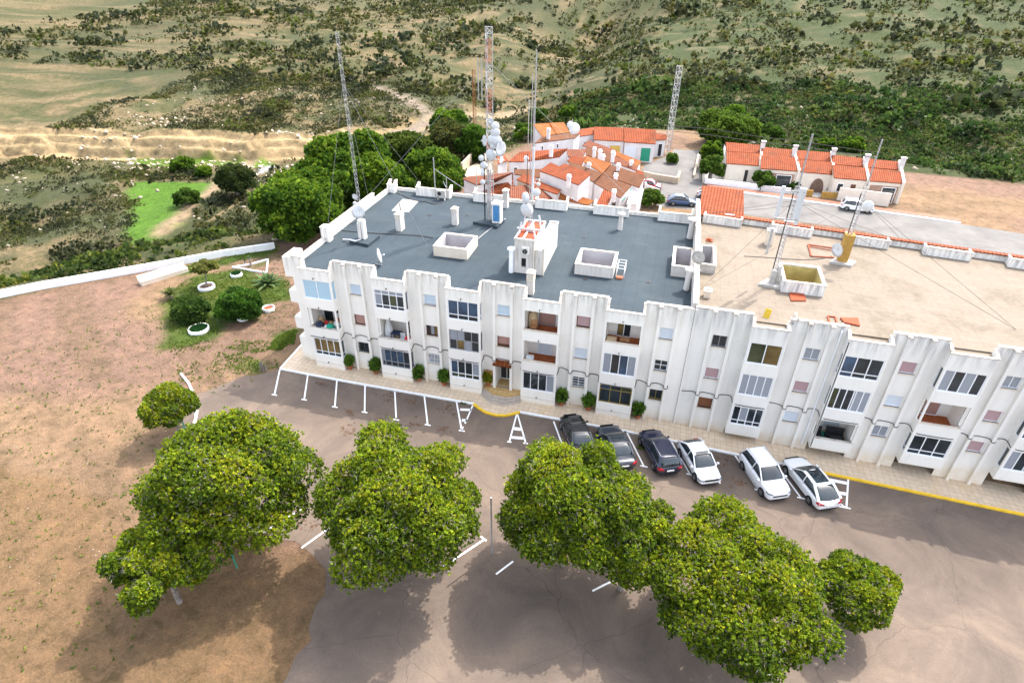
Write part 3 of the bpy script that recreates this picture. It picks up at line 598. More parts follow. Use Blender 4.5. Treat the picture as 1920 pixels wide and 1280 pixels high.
# chimneys and vent pipes (parts of the roof)
def chim(root,x,y,z,wx,wy,h,cap='stucco_warm',mat='stucco_sunlit',extra=0):
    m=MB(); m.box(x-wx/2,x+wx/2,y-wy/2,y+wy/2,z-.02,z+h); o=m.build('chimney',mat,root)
    m=MB(); m.box(x-wx/2-.06,x+wx/2+.06,y-wy/2-.06,y+wy/2+.06,z+h,z+h+.08)
    m.box(x-wx*.3,x+wx*.3,y-wy*.3,y+wy*.3,z+h+.08,z+h+.2)
    for k in range(extra): m.box(x-wx/2-.03,x+wx/2+.03,y-wy/2-.03,y+wy/2+.03,z+h-.2-.13*k,z+h-.14-.13*k)
    m.build('chimney_cap',cap,o); return o
def flue(root,x,y,z,r,h,mat='stucco_sunlit'):
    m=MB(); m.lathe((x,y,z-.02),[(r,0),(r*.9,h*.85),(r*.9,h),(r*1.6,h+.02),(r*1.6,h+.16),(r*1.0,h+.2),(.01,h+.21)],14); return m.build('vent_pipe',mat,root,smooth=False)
c1=chim(AB,-22.8,47.8,9.15,.5,.85,1.55,extra=2); m=MB(); m.tube([(-22.75,48,10.7),(-22.75,48,11.6)],.05); m.build('flue','black_plastic',c1)
chim(AB,-18.45,50.4,9.15,.52,.5,1.5,extra=1); chim(AB,-8.65,39.25,9.15,.5,.5,1.75,extra=4); chim(AB,-15.1,55.9,9.15,.5,.5,1.7)
flue(AB,-3.55,53.4,9.15,.22,1.45); flue(AB,2.7,53.2,9.15,.28,1.7); flue(AB,2.6,43.1,9.15,.22,1.6)
# lift house
lh=MB(); X0,X1,X2,Y0,Y1=-10.72,-9.15,-8.4,42.35,46.3
panel(lh,(X0,Y0),(1,0),(0,-1),0,X1-X0,9.1,11.9,[(.55,.95,9.65,10.45)],.25)
lh.face([(X0,Y0,9.1),(X0,Y0,11.9),(X0,Y1,11.9),(X0,Y1,9.1)]); lh.box(X1,X2,Y0+.06,48.2,9.1,11.25); lh.face([(X0,Y1,9.1),(X0,Y1,11.9),(X1,Y1,11.9),(X1,Y1,9.1)]); lh.face([(X1,Y0,11.2),(X1,Y1,11.2),(X1,Y1,11.9),(X1,Y0,11.9)])
lh.box(X0+.5,X0+1.0,Y0+.27,Y0+.29,9.6,10.5,1)
lh.box(X0-.05,X1+.06,Y0-.06,Y0+.10,11.9,12.08); lh.box(X0-.05,X1+.06,Y1-.10,Y1+.06,11.9,12.08); lh.box(X0-.05,X0+.10,Y0+.10,Y1-.10,11.9,12.07); lh.box(X1-.04,X1+.06,Y0+.10,Y1-.10,11.9,12.07)
lh.box(X2-.12,X2+.05,Y0+.02,48.25,11.25,11.4); lh.box(X1,X2-.12,48.1,48.25,11.25,11.39)
lho=lh.build('lift_house',['stucco_sunlit','black_plastic'],AB)
m=MB(); m.box(X0+.1,X1-.04,Y0+.1,Y1-.1,11.86,11.93); m.box(X0+.55,X0+.68,Y0+.1,Y1-.1,11.93,12.0,1); m.build('roof',['red_oxide','paint_white'],lho)
m=MB(); m.box(-10.1,-9.5,42.0,42.34,10.95,11.5); m.lathe((-9.8,41.99,11.2),[(.2,0),(.2,-.03),(.05,-.04)],12,1,axis=(0,1,0)); m.build('air_conditioner',['stucco','black_plastic'],lho)
m=MB(); m.tube([(-9.15,42.28,9.2),(-9.15,42.28,11.9)],.05); m.tube([(-8.35,42.3,9.2),(-8.35,42.3,11.6),(-8.35,44.3,12.0)],.05); m.build('pipe','stucco_warm',lho)
flue(AB,-10.95,42.3,9.15,.2,1.95,'upvc')
# facade cable
cb=MB(); pts=[]
r=random.Random(2); xs=[b[0] for b in bays]
for i,(x0,x1,_) in enumerate(bays):
    z=3.22-.02*i
    if pts: pts+=[(x0-.05,YW-.05,z+.25),(x0-.04,YB+.3,z+.05)]
    pts+=[(x0-.03,YB-.03,z),((x0+x1)/2,YB-.04,z-.05),(x1+.03,YB-.03,z),(x1+.06,YW-.2,z+.15),(x1+.1,YW-.03,z+.42)]
    sx=[s for s in secs if abs(s[0]-x1)<.01][0]; f1,f2=sx[2]
    for f in (f1,f2):
        if f==f2: pts+=[((f1+f2)/2,YW-.03,z+.30+r.uniform(-.05,.1))]
        pts+=[(f-.13,YW-.03,z+.2),(f-.12,YW-.30,z+.12),(f+.12,YW-.30,z+.12),(f+.14,YW-.03,z+.25)]
def chaikin(p,n=2):
    p=[np.array(q,float) for q in p]
    for _ in range(n):
        o=[p[0]]
        for a,b in zip(p,p[1:]): o+=[a*.75+b*.25,a*.25+b*.75]
        p=o+[p[-1]]
    return p
cb.tube(chaikin(pts,1),.035,5); cb.build('cable','cable',AB)
for x0,x1,_ in bays:
    for z in (8.78,6.12,3.32,.75): hk=MB(); xx=(x0+x1)/2-.1; hk.bar((xx,YB,z),(xx,YB-.12,z+.02),.05); hk.bar((xx,YB-.12,z-.05),(xx,YB-.12,z+.05),.06); hk.build('wall_hook','cable',AB)
    hk=MB(); hk.box(x0+.06,x1-.06,YB-.008,YB+.01,.58,.60); hk.build('plinth_line','cable_grey',AB)
# entrance: platform and three splayed steps
ep=MB(); zz=[.19,.33,.47,.62]
def stp(o): return [(-12.14,YW+.1),(-12.14,38.15-o*.3),(-11.15,37.42-o*.34),(-9.95,37.36-o*.34),(-8.88,37.95-o*.3),(-8.88,YW+.1)]
for k,o in enumerate((2.1,1.4,.7,0)): ep.hexa(stp(o),-.05+.001*k,zz[k],1 if k<3 else 0)
ep.box(-11.1,-9.92,YW+.02,39.6,.1,.615)
eo=ep.build('entrance_steps',['entrance_tiles','stone_step'],AB)
m=MB(); m.face([(-11.1,39.6,.6),(-11.1,39.6,3.1),(-9.9,39.6,3.1),(-9.9,39.6,.6)],0,True)
for X,fl in ((-11.08,True),(-9.94,False)): m.face([(X,YW+.1,.6),(X,39.6,.6),(X,39.6,3.1),(X,YW+.1,3.1)],0,fl)
m.face([(-11.1,YW+.1,3.05),(-11.1,39.6,3.05),(-9.9,39.6,3.05),(-9.9,YW+.1,3.05)]); m.build('porch','stucco',AB)
winpart(AB,(-11.08,39.5),(1,0),(0,-1),0,1.14,.62,2.85,'upvc',(1,1),(1,),('glass_dark',),name='entrance_door')
m=MB()
for k in range(9): x=-11.2+k*.17; m.lathe((x,YW-.45,2.98),[(.09,0),(.09,.75)],8,k%2,axis=(0,.8,.45))
m.build('entrance_awning',['clay_red','clay_orange'],AB)
m=MB(); m.box(-11.95,-11.38,YW-.16,YW-.005,1.75,2.1); m.box(-11.98,-11.35,YW-.22,YW-.005,2.1,2.14)
for k in range(4): m.box(-11.92+.14*k,-11.81+.14*k,YW-.175,YW-.162,1.8,2.05,1)
m.build('letterbox_rack',['wood','door_yellow'],AB)
for x,y,z in ((-21.35,YB,8.75),(-25.6,YB,8.85)): pass
# ------------------------------------------------ second block (older, cream tiled roof)
AC=thing('apartment_building','greyer three-storey apartment block on the right with cream tiled roof','apartment block',(24,47.6,0))
wall=MB(); cop=MB(); Z9=9.75
rb=[(6.97,9.35,{2:('W','upvc',(1,1),(1,),('glass_green','glass_brown')),1:('W','upvc',(1,1,1,1),(1,),('curtain',)),0:('W','upvc',(1,1,1,1),(.3,1),('glass_dark',)*4+('glass_dark','curtain','glass_dark','glass_dark'))}),
 (12.9,15.6,{2:('W','upvc',(1,1,1),(.3,1),('glass_blue','glass_dark','glass_dark')*2),1:('W','upvc',(1,1,1,.3,1,1),(1,),('glass_green','glass_dark','glass_dark','curtain','curtain','curtain')),0:('B','paving',[(1.0,2.2,0,1.95,'upvc',(1,),('shutter_light',))])}),
 (18.85,21.55,{2:('W','upvc',(1,1,1,1),(1,),('curtain','glass_dark')),1:('B',T,[(.7,1.9,0,1.95,'upvc',(1,),('shutter_pink',))]),0:('W','upvc',(1,1,1),(.3,1),('glass_dark',))}),
 (24.8,27.5,{2:('B',T,[(.7,1.9,0,1.95,'upvc',(1,),('shutter_light',))]),1:('W','upvc',(1,1,1,1),(1,),('glass_blue','curtain')),0:('W','upvc',(1,1,1,1),(1,),('curtain','glass_dark'))}),
 (30.75,33.45,{2:('W','upvc',(1,1,1,1),(1,),('glass_dark','curtain')),1:('W','upvc',(1,1,1,1),(.3,1),('glass_dark',)),0:('B','paving',[(.7,1.9,0,1.95,'upvc',(1,),('shutter_light',))])})]
for x0,x1,st in rb: bay(AC,wall,cop,x0,x1,st,zb=.42,zp=9.78)
PK=('upvc',(1,),(1,),('shutter_mauve',)); G2=('upvc',(1,1),(1,),('curtain',))
rs=[(3.22,6.97,[4.49,5.84],(4.68,5.68),{2:('alu_grey',(1,1),(1,),('glass_dark',)),1:PK,0:('door_brown',(1,),(1,),('shutter_brown',))}),
 (9.35,12.9,[10.56,11.94],(10.75,11.76),{2:G2,1:PK,0:SH('shutter_light')}),(15.6,18.85,[16.5,17.9],(16.7,17.7),{2:PK,1:SH('shutter_light'),0:G2}),
 (21.55,24.8,[22.5,23.9],(22.7,23.7),{2:G2,1:PK,0:PK}),(27.5,30.75,[28.4,29.8],(28.6,29.6),{2:PK,1:G2,0:SH('shutter_light')}),(33.45,36.7,[34.4,35.8],(34.6,35.6),{2:PK,1:G2,0:G2})]
for s_ in rs: section(AC,wall,cop,*s_,zt=10.3,zb=-1.9)
wall.box(3.2,3.34,YW-.16,YW+.0,-.7,10.2); wall.box(12.93,13.0,YB,YB+.06,.5,9.6)
wall.face([(36.7,YW,-2),(36.7,55,-2),(36.7,55,10),(36.7,YW,10)],0); wall.face([(3.33,57.6,-2),(3.33,57.6,9.5),(36.7,53,9.5),(36.7,53,-2)])
A0=np.array([3.4,55.95]); B0=np.array([36.7,51.9]); dv=(B0-A0)/np.linalg.norm(B0-A0); nv=np.array([-dv[1],dv[0]])
def rbp(u,v,z): p=A0+dv*u+nv*v; return (p[0],p[1],z)
def obox(mb,u0,u1,v0,v1,z0,z1,m=0): mb.hexa([rbp(u0,v0,0)[:2],rbp(u1,v0,0)[:2],rbp(u1,v1,0)[:2],rbp(u0,v1,0)[:2]],z0,z1,m)
obox(wall,0,33.4,.9,1.1,9.3,10.25); k=MB(); obox(k,0,33.4,.8,1.3,10.25,10.36)
for u in (.3,6.2,12.2,18.2,24.2,30.2): obox(wall,u,u+3.4,-.1,.08,9.3,10.45); kc=MB(); obox(kc,u-.03,u+3.43,-.14,.12,10.45,10.5); kc.build('coping','coping',AC); obox(wall,u,u+.16,.083,.9,9.3,10.44); obox(wall,u+3.24,u+3.4,.083,.9,9.3,10.44)
k.build('coping','clay_red',AC)
cb=MB(); pts=[(3.3,YW-.03,3.15)]
for (x0,x1,_),(f1,f2) in zip(rb[:4],((4.49,5.84),(10.56,11.94),(16.5,17.9),(22.5,23.9))):
    for f in (f1,f2): pts+=[(f-.14,YW-.03,3.3),(f-.12,YW-.30,3.15),(f+.12,YW-.30,3.15),(f+.14,YW-.03,3.35)]
    pts+=[(x0-.25,YW-.03,3.45),(x0-.03,YW-.1,3.3),(x0-.03,YB-.03,3.22),((x0+x1)/2,YB-.04,3.18),(x1+.03,YB-.03,3.22),(x1+.04,YW-.1,3.3),(x1+.2,YW-.03,3.4)]
cb.tube(chaikin(pts,1),.032,5); cb.build('cable','cable',AC)
m=MB(); m.tube([(12.55,YW-.06,.1),(12.55,YW-.06,9.9),(12.55,YW+.3,10.4)],.06,8); m.build('downpipe','upvc',AC)
wall.build('wall','stucco_old',AC); cop.build('coping','coping',AC)
rf=MB(); W2=[(3.35,4.6,45.1,48.9),(9.28,12.2,43.45,46.7)]
flat(rf,3.32,36.7,38.58,51.9,Z9,[(a+.2,b-.2,c+.2,d-.2) for a,b,c,d in W2])
rf.face([(3.32,51.9,Z9),(36.7,51.9,Z9),(*rbp(33.4,1,0)[:2],Z9),(3.32,57.0,Z9)])
for x0,x1,_ in rb: rf.face([(x0+.1,37.8,Z9-.10),(x1-.1,37.8,Z9-.10),(x1-.1,38.62,Z9-.10),(x0+.1,38.62,Z9-.10)]); rf.face([(x0+.1,38.6,Z9-.10),(x1-.1,38.6,Z9-.10),(x1-.1,38.6,Z9),(x0+.1,38.6,Z9)])
rfo=rf.build('roof','roof_tiles_cream',AC)
well(AC,*W2[0],Z9,10.45,'concrete','shaft_wall',5); well(AC,*W2[1],Z9,10.62,'stucco_old','ochre_wall',6.5)
q=onz(1440,458,Z9); chim(AC,q[0],q[1],Z9,.6,.6,1.25,'concrete','stucco_warm')
q=onz(1314,500,Z9); chim(AC,4.0,41.2,Z9,.45,.5,.5,'stucco_warm','stucco_warm'); chim(AC,4.1,49.8,Z9,.45,.5,.75,'clay_red','stucco_warm')
# tiled stair head at the back-left of the second block
m=MB(); m.hexa([(3.5,56.6),(7.1,56.3),(7.1,60.6),(3.5,60.8)],7.2,10.3,0,[10.2,10.15,11.25,11.3]); o=m.build('stair_head','stucco_old',AC)
m=MB(); m.hexa([(3.35,56.4),(7.25,56.1),(7.25,60.8),(3.35,61)],[10.15,10.1,11.3,11.35],0,0,[10.3,10.25,11.45,11.5]); m.build('roof','clay_red',o)
# ================================================================ FOLIAGE
def leafcloud(name,cent,nrm,size,pal,mat='leaf',blades=6,parent=None,org=(0,0,0),wid=.42,curl=.6,seed=0,hue=None,droop=0.):
    r=np.random.default_rng(seed); N=len(cent); K=blades
    c=np.repeat(cent,K,0); n=np.repeat(nrm,K,0); s=np.repeat(size if np.ndim(size) else np.full(N,size),K)*r.uniform(.7,1.25,N*K)
    d=r.normal(size=(N*K,3)); d/=np.linalg.norm(d,axis=1)[:,None]; d=d+n*curl; d[:,2]-=droop; d/=np.linalg.norm(d,axis=1)[:,None]
    a=np.cross(d,r.normal(size=(N*K,3))); a/=np.linalg.norm(a,axis=1)[:,None]+1e-9
    w_=(s*wid)[:,None]; L=s[:,None]; b0=c-d*L*.15
    V=np.stack([b0-a*w_*.45,b0+d*L*.55-a*w_,b0+d*L,b0+d*L*.5+a*w_],1).reshape(-1,3)
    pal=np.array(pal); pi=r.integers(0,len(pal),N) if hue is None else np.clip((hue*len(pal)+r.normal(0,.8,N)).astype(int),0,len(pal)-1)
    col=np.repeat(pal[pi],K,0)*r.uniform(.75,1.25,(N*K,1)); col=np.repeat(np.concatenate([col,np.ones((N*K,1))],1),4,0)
    F=np.arange(N*K*4).reshape(-1,4); me=npmesh(name,V-np.asarray(org),F,col,False); me.materials.append(MATS[mat])
    o=put(bpy.data.objects.new(name,me)); 
    if parent: o.parent=parent
    WL[o.name]=np.asarray(org,float); return o
def lobepts(lobes,n,seed,low=-.35,inner=.8):
    r=np.random.default_rng(seed); L=np.array(lobes); wts=L[:,3]**2; k=r.choice(len(L),n*3,p=wts/wts.sum())
    d=r.normal(size=(n*3,3)); d/=np.linalg.norm(d,axis=1)[:,None]; ok=d[:,2]>low
    R=L[k,3:4]*np.stack([np.ones(n*3),np.ones(n*3),L[k,4]],1)
    p=L[k,:3]+d*R*r.uniform(.82,1.06,(n*3,1))
    for i in range(len(L)):
        q=(p-L[i,:3])/(L[i,3]*np.array([1,1,L[i,4]])); ok&=~((np.linalg.norm(q,axis=1)<inner)&(k!=i))
    p,d,k=p[ok][:n],d[ok][:n],k[ok][:n]; return p,d,k
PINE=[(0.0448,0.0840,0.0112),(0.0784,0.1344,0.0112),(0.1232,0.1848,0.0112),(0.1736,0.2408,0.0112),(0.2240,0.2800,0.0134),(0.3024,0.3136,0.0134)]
DARK=[(.018,.045,.007),(.034,.080,.009),(.060,.122,.011),(.098,.172,.013),(.15,.225,.017)]
OLIVE=[(0.0360,0.0480,0.0160),(0.0560,0.0680,0.0200),(0.0800,0.0920,0.0240),(0.1120,0.1040,0.0240)]
def tree(name,label,cat,base,center,R,H,n,size,pal,group=None,seed=1,nl=26,lob=.36,flat_=.8,trunk=.16,blades=6,low=-.35,twigs=0,inner=.8,rag=0.):
    r=random.Random(seed); base=np.array(base,float); center=np.array(center,float)
    t=thing(name,label,cat,base,group); lobes=[]
    for i in range(nl):
        a=i*2.399+r.uniform(-.3,.3); zz=1-1.55*(i+.5)/nl; q=math.sqrt(max(0,1-zz*zz)); k=r.uniform(.62,.84)+(r.uniform(-rag*.8,rag*.6) if rag else 0)
        if rag and nl>40: k=r.uniform(.5,.86)+r.uniform(-rag,rag)*.6
        lobes.append((center[0]+R*q*k*math.cos(a),center[1]+R*q*k*math.sin(a),center[2]+H*zz*k,R*lob*(r.uniform(.55,1.45) if nl>40 else r.uniform(.75,1.2)),flat_*r.uniform(.85,1.1)))
    p,d,k=lobepts(lobes,n,seed,low,inner); rr=np.random.default_rng(seed+5)
    lh=rr.uniform(-.16,.16,nl)
    if rag: p=p+d*np.minimum(rr.exponential(.10,(len(p),1)),.35)*R*.22+rr.normal(0,.018*R,p.shape)
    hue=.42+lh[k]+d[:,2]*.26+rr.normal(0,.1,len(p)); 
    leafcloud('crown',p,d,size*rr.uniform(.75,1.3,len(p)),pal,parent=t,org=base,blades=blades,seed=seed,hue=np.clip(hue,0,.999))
    if twigs>4:
        ii=rr.choice(len(p),len(p)//7,replace=False); leafcloud('twigs',p[ii],d[ii],size*2.4,[(.20,.18,.15),(.30,.28,.25),(.13,.11,.09)],'leaf',3,t,base,.06,.2,seed)
    m=MB(); top=center+np.array([0,0,-H*.25]); mid=(base+top)/2+np.array([r.uniform(-.3,.3),r.uniform(-.3,.3),0])*R*.15
    m.tube([base-np.array([0,0,.3]),base+np.array([0,0,.1]),mid,top],[trunk*1.5,trunk*1.15,trunk,trunk*.75],9)
    for i,l in enumerate(lobes):
        if i%2 and nl>14: continue
        e=np.array(l[:3])*.88+top*.12; st=mid*.5+top*.5 if i%3 else top; mm=(st+e)/2+np.array([r.uniform(-.2,.2),r.uniform(-.2,.2),-.15*R*.3])
        m.tube([st,mm,e],[trunk*.5,trunk*.3,trunk*.12],5,cap=False)
        for _ in range(twigs):
            dd=np.array([r.gauss(0,1),r.gauss(0,1),abs(r.gauss(0,1))]); dd/=np.linalg.norm(dd); e2=np.array(l[:3])+dd*l[3]*1.0; m.tube([e,(e+e2)/2+np.array([r.gauss(0,.12),r.gauss(0,.12),0]),e2],[trunk*.14,trunk*.1,trunk*.05],3,cap=False)
    m.build('trunk','bark',t); return t
def pine(lab,px_,py_,zc,R,H,n,seed,**k):
    n=int(n*2.7)
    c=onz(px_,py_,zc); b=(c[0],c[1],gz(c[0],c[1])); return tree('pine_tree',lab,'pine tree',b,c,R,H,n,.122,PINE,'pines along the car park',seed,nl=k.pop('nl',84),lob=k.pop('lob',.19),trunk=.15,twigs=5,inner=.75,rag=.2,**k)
pine('big round yellow-green pine at the bottom left, left of the other forecourt pines',424,906,5.4,4.55,3.6,12500,1)
pine('round yellow-green pine with gaps over white bay lines, second along the row',755,950,5.4,4.4,3.3,12500,2)
pine('widest yellow-green pine, in front of the two dark saloon cars',1064,950,5.0,3.85,3.4,12500,3)
pine('low pine in front of the white cars, rightmost full crown of the row',1378,1092,4.2,4.3,2.5,11500,4)
pine('small pine beside the curved white edging on the far left',318,765,2.6,1.75,1.7,3600,5,nl=20,lob=.36)
pine('little pine tip at the bottom right corner of the car park',1602,1108,2.2,1.9,1.5,3200,6,nl=20,lob=.36)
pine('lower pine crown joining the right side of the widest pine',1178,1018,4.0,2.7,2.4,6000,7,nl=50)
pine('pine at the lower left edge behind a green pole',300,1050,3.6,2.9,2.2,5600,8,nl=26)
def bigtree(lab,name,cat,px_,py_,zc,R,H,n,size,seed,pal=DARK,**k):
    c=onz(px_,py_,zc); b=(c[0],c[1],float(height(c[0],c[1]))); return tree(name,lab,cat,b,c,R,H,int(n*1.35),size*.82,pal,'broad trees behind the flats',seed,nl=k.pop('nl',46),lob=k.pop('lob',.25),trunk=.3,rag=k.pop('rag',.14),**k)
bigtree('dense dark green tree hugging the left parapet, lowest and nearest','fig_tree','tree',562,400,3.2,4.9,3.8,7500,.42,21)
bigtree('tallest dark green tree behind the guyed mast','fig_tree','tree',655,330,4.2,6.6,4.4,9000,.46,22)
bigtree('dark tree between the tall one and the low left one','fig_tree','tree',598,356,3.0,5.6,3.8,7500,.44,23)
bigtree('yellower loose tree rising behind the back left roof corner','fig_tree','tree',768,302,1.5,5.2,4.0,6500,.42,24,pal=[(.03,.055,.01),(.05,.08,.012),(.075,.11,.015),(.10,.14,.018)])
bigtree('dark tree right behind the rear parapet antenna','fig_tree','tree',812,326,2.0,4.8,3.9,6000,.42,25)
bigtree('dark tree filling the gap behind the roof corner','fig_tree','tree',720,345,1.5,4.4,3.4,4200,.42,27)
bigtree('loose olive-green tree on the slope left of the bright green one','hillside_tree','tree',843,268,2.0,4.2,3.2,3600,.45,26,pal=OLIVE+[(.05,.08,.02),(.08,.11,.02)])
bigtree('bright green round tree left of the dish mast','hillside_tree','tree',892,272,2.2,3.5,3.2,3600,.42,28,pal=[(.03,.07,.01),(.05,.11,.012),(.07,.14,.012)])
bigtree('dark green tree at the bend of the dirt road','hillside_tree','tree',842,236,1.0,3.6,2.8,3000,.45,29)
bigtree('lone olive-green bush tree standing in the gully beside the terrace path','hillside_tree','tree',440,340,-9.3,3.7,2.9,3200,.45,30,pal=[(.03,.05,.015),(.045,.065,.02),(.07,.09,.02)])
bigtree('weeping light green tree behind the first villa','weeping_tree','tree',1366,248,2.5,5.2,3.4,4200,.5,31,pal=[(.05,.09,.012),(.075,.13,.015),(.10,.16,.02)])
bigtree('green treetop above the weeping tree, at the top of the slope','hillside_tree','tree',1376,222,3.0,2.6,2.0,1500,.5,32)
bigtree('dark green tree at the villa side wall, upper one','garden_tree','tree',1336,288,2.4,1.9,1.9,1500,.4,33,nl=14)
bigtree('light green tree at the villa side wall, lower one','garden_tree','tree',1335,315,2.0,1.8,1.8,1500,.4,34,nl=14,pal=[(.04,.09,.012),(.07,.13,.015),(.11,.17,.03)])
# shrubs and bushes one can tell apart
def bush(name,lab,px_,py_,R,H,n,size,seed,pal=DARK,z=0,group=None,lob=.42,nl=14,blades=6,cat='bush'):
    c=onz(px_,py_,z+H*.75); c=np.array([c[0],c[1],z+H*.75]); return tree(name,lab,cat,(c[0],c[1],z),c,R,H*.8,n,size,pal,group,seed,nl=nl,lob=lob,trunk=.06,blades=blades,low=-.6)
GB='round garden bushes'
bush('clipped_bush','largest round dark green bush in the garden, over a white ring planter',448,572,1.95,1.8,4600,.27,41,group=GB,nl=24,lob=.34,pal=[(.02,.055,.010),(.035,.09,.012),(.055,.13,.015),(.085,.17,.02)])
bush('clipped_bush','low dark green dome bush left of the largest one',357,580,1.5,1.2,2800,.26,42,group=GB,nl=16,pal=[(.025,.055,.012),(.045,.09,.018),(.075,.125,.022)])
for i,(x,y,R,lab) in enumerate([(1222,372,1.4,'green courtyard bush beside the blue car'),(1366,323,.8,'small round tree against the first villa wall'),(1431,338,1.5,'leafy tree in front of the second villa door'),(1487,345,1.0,'leafy bush between the second and third villa'),(1518,341,1.1,'light green tree in front of the arched porch'),(1549,354,.6,'round clipped shrub by the yellow garden wall'),(1260,298,.9,'yellow-green bush at the end of the garage row')]):
    bush('garden_bush',lab,x,y,R,R*1.1,900 if R>1 else 500,.3,50+i,group='bushes by the houses',pal=[(.03,.07,.012),(.05,.11,.012),(.08,.15,.02),(.12,.17,.03)],nl=9)
for i,(x,y,R,lab) in enumerate([(985,262,2.2,'dark bush left of the upper tiled gable'),(1010,226,2.5,'bright green bush above the tiled gable'),(1065,224,2.4,'green bush behind the flag on the roof'),(1345,262,1.8,'dark bush under the weeping tree'),(1445,262,2.2,'bright bush behind the villa ridge'),(1550,282,1.6,'green bush behind the third villa roof'),(1596,285,2.0,'dark bush at the right behind the villas'),(352,382,2.1,'olive bush on the gully bank above the shrub slope'),(344,320,2.2,'dark bush on the terrace face, left one'),(383,330,1.6,'dark bush on the terrace face, right one'),(865,248,1.6,'dark bush below the road-bend tree'),(915,292,1.8,'bright bush behind the dish mast')]):
    p=onter(x,y); z=float(height(p[0],p[1])); c=(p[0],p[1],z+R*.5)
    tree('wild_bush',lab,'bush',(p[0],p[1],z-.2),c,R,R*.8,700,.38,[DARK,[(.03,.07,.01),(.05,.10,.012),(.08,.14,.02)]][i%3==1],'bushes on the hillside',70+i,nl=9,lob=.45,trunk=.08)
# wild scrub nobody could count
def scrub(name,N,x0,x1,y0,y1,smin,smax,seed,pal,bl=14,cond=None):
    r=np.random.default_rng(seed); X=r.uniform(x0,x1,N*5); Y=r.uniform(y0,y1,N*5)
    ix=np.clip(np.searchsorted(gx,X)-1,0,nx-1); iy=np.clip(np.searchsorted(gy,Y)-1,0,ny-1)
    dp=dpl[iy,ix]; al=A[iy,ix]; cl=vnoise(X,Y,9,31)
    cl=cl*.55+vnoise(X,Y,26,37)*.45; ok=(dp>1.2)&(al>.34)&(r.uniform(size=N*5)<np.clip((cl-.30)*3.2,.06,1)*al*1.3)
    if cond is not None: ok&=cond(X,Y)
    X,Y=X[ok][:N],Y[ok][:N]; Z=height(X,Y); n=len(X); s=r.uniform(smin,smax,n)*(1+r.exponential(.45,n))*(.55+vnoise(X,Y,12,39)*.9); K=bl
    d=r.normal(size=(n,K,3)); d[...,2]=np.abs(d[...,2])*.8+.05; d/=np.linalg.norm(d,axis=2)[...,None]
    c=np.stack([X,Y,Z],1)[:,None]+d*s[:,None,None]*np.array([.75,.75,.5])
    hue=np.repeat(np.clip(vnoise(X,Y,6,33)*.9+r.normal(0,.15,n),0,.999),K)
    return leafcloud(name,c.reshape(-1,3),d.reshape(-1,3),np.repeat(s*.33,K),pal,blades=5,seed=seed,hue=hue)
SCR=[(0.0288,0.0346,0.0144),(0.0396,0.0504,0.0259),(0.0504,0.0612,0.0202),(0.0720,0.0756,0.0245),(0.1080,0.1008,0.0324),(0.0792,0.1008,0.0173)]
for nm,ar_ in (('scrub',(13000,-150,70,58,190,.35,.85,1,SCR,7)),('scrub',(9000,-300,260,180,460,.8,2.4,2,SCR,6)),('scrub',(6500,-32,110,108,195,.45,1.25,9,[(.022,.045,.012),(.03,.06,.014),(.045,.08,.018),(.06,.10,.02),(.09,.12,.03)],8)),('scrub',(2600,-78,-38,45,88,.35,.8,3,[(.03,.05,.012),(.05,.08,.015),(.09,.12,.02),(.14,.15,.02)],10))):
    tags(scrub(nm,*ar_),kind='stuff')
def grassblades(name,polys,N,seed,size=.16,pal=((.06,.11,.015),(.10,.16,.02),(.15,.19,.03))):
    r=np.random.default_rng(seed); out=[]
    for pl,wt in polys:
        q=P2(pl); lo,hi=q.min(0),q.max(0); m=int(N*wt*2.2); X=r.uniform(lo,hi,(m,2)); X=X[(sdist(X,q)<.15)&(vnoise(X[:,0],X[:,1],.9,9)>.30)]; out.append(X[:int(N*wt)])
    X=np.concatenate(out); c=np.concatenate([X,height(X[:,0],X[:,1])[:,None]+.02],1)
    return leafcloud(name,c,np.tile([0,0,1.],(len(c),1)),size,pal,blades=3,seed=seed,wid=.2)
def rocks(name,N,x0,x1,y0,y1,s0,s1,seed,mat,cond):
    r=np.random.default_rng(seed); X=r.uniform(x0,x1,N*4); Y=r.uniform(y0,y1,N*4); ok=cond(X,Y)&(vnoise(X,Y,7,12)>.35); X,Y=X[ok][:N],Y[ok][:N]; Z=height(X,Y); n=len(X); s=s0*(s1/s0)**(r.uniform(size=n)**2.2)
    o8=np.array([(1,0,0),(0,1,0),(-1,0,0),(0,-1,0),(0,0,.7),(0,0,-.5)],float); V=np.stack([X,Y,Z],1)[:,None]+o8[None]*s[:,None,None]*r.uniform(.55,1.3,(n,6,1))+r.normal(0,.12,(n,6,3))*s[:,None,None]
    f=np.array([(0,1,4),(1,2,4),(2,3,4),(3,0,4),(1,0,5),(2,1,5),(3,2,5),(0,3,5)]); F=(f[None]+6*np.arange(n)[:,None,None]).reshape(-1,3)
    me=npmesh(name,V.reshape(-1,3),F,None,False); me.materials.append(MATS[mat]); return tags(put(bpy.data.objects.new(name,me)),kind='stuff')
inp=lambda X,Y:sdist(np.stack([X,Y],-1),PLAT)
rocks('rocks',1500,-150,70,60,175,.12,.8,5,'white_rock',lambda X,Y:inp(X,Y)>1); rocks('rocks',900,-140,-60,112,136,.15,.9,6,'village_tan',lambda X,Y:inp(X,Y)>1)
rocks('stones',1500,-75,-29.5,14,50,.02,.09,7,'white_rock',lambda X,Y:inp(X,Y)<-1)
gpol=[([(320,548),(345,528),(395,512),(455,503),(490,520),(540,528),(548,560),(505,566),(480,600),(425,602),(396,640),(330,655),(320,660)],.6),([(325,505),(415,484),(520,460),(524,468),(450,487),(380,503),(335,513)],.2),([(505,650),(522,630),(553,618),(548,648),(528,664),(507,664)],.2)]
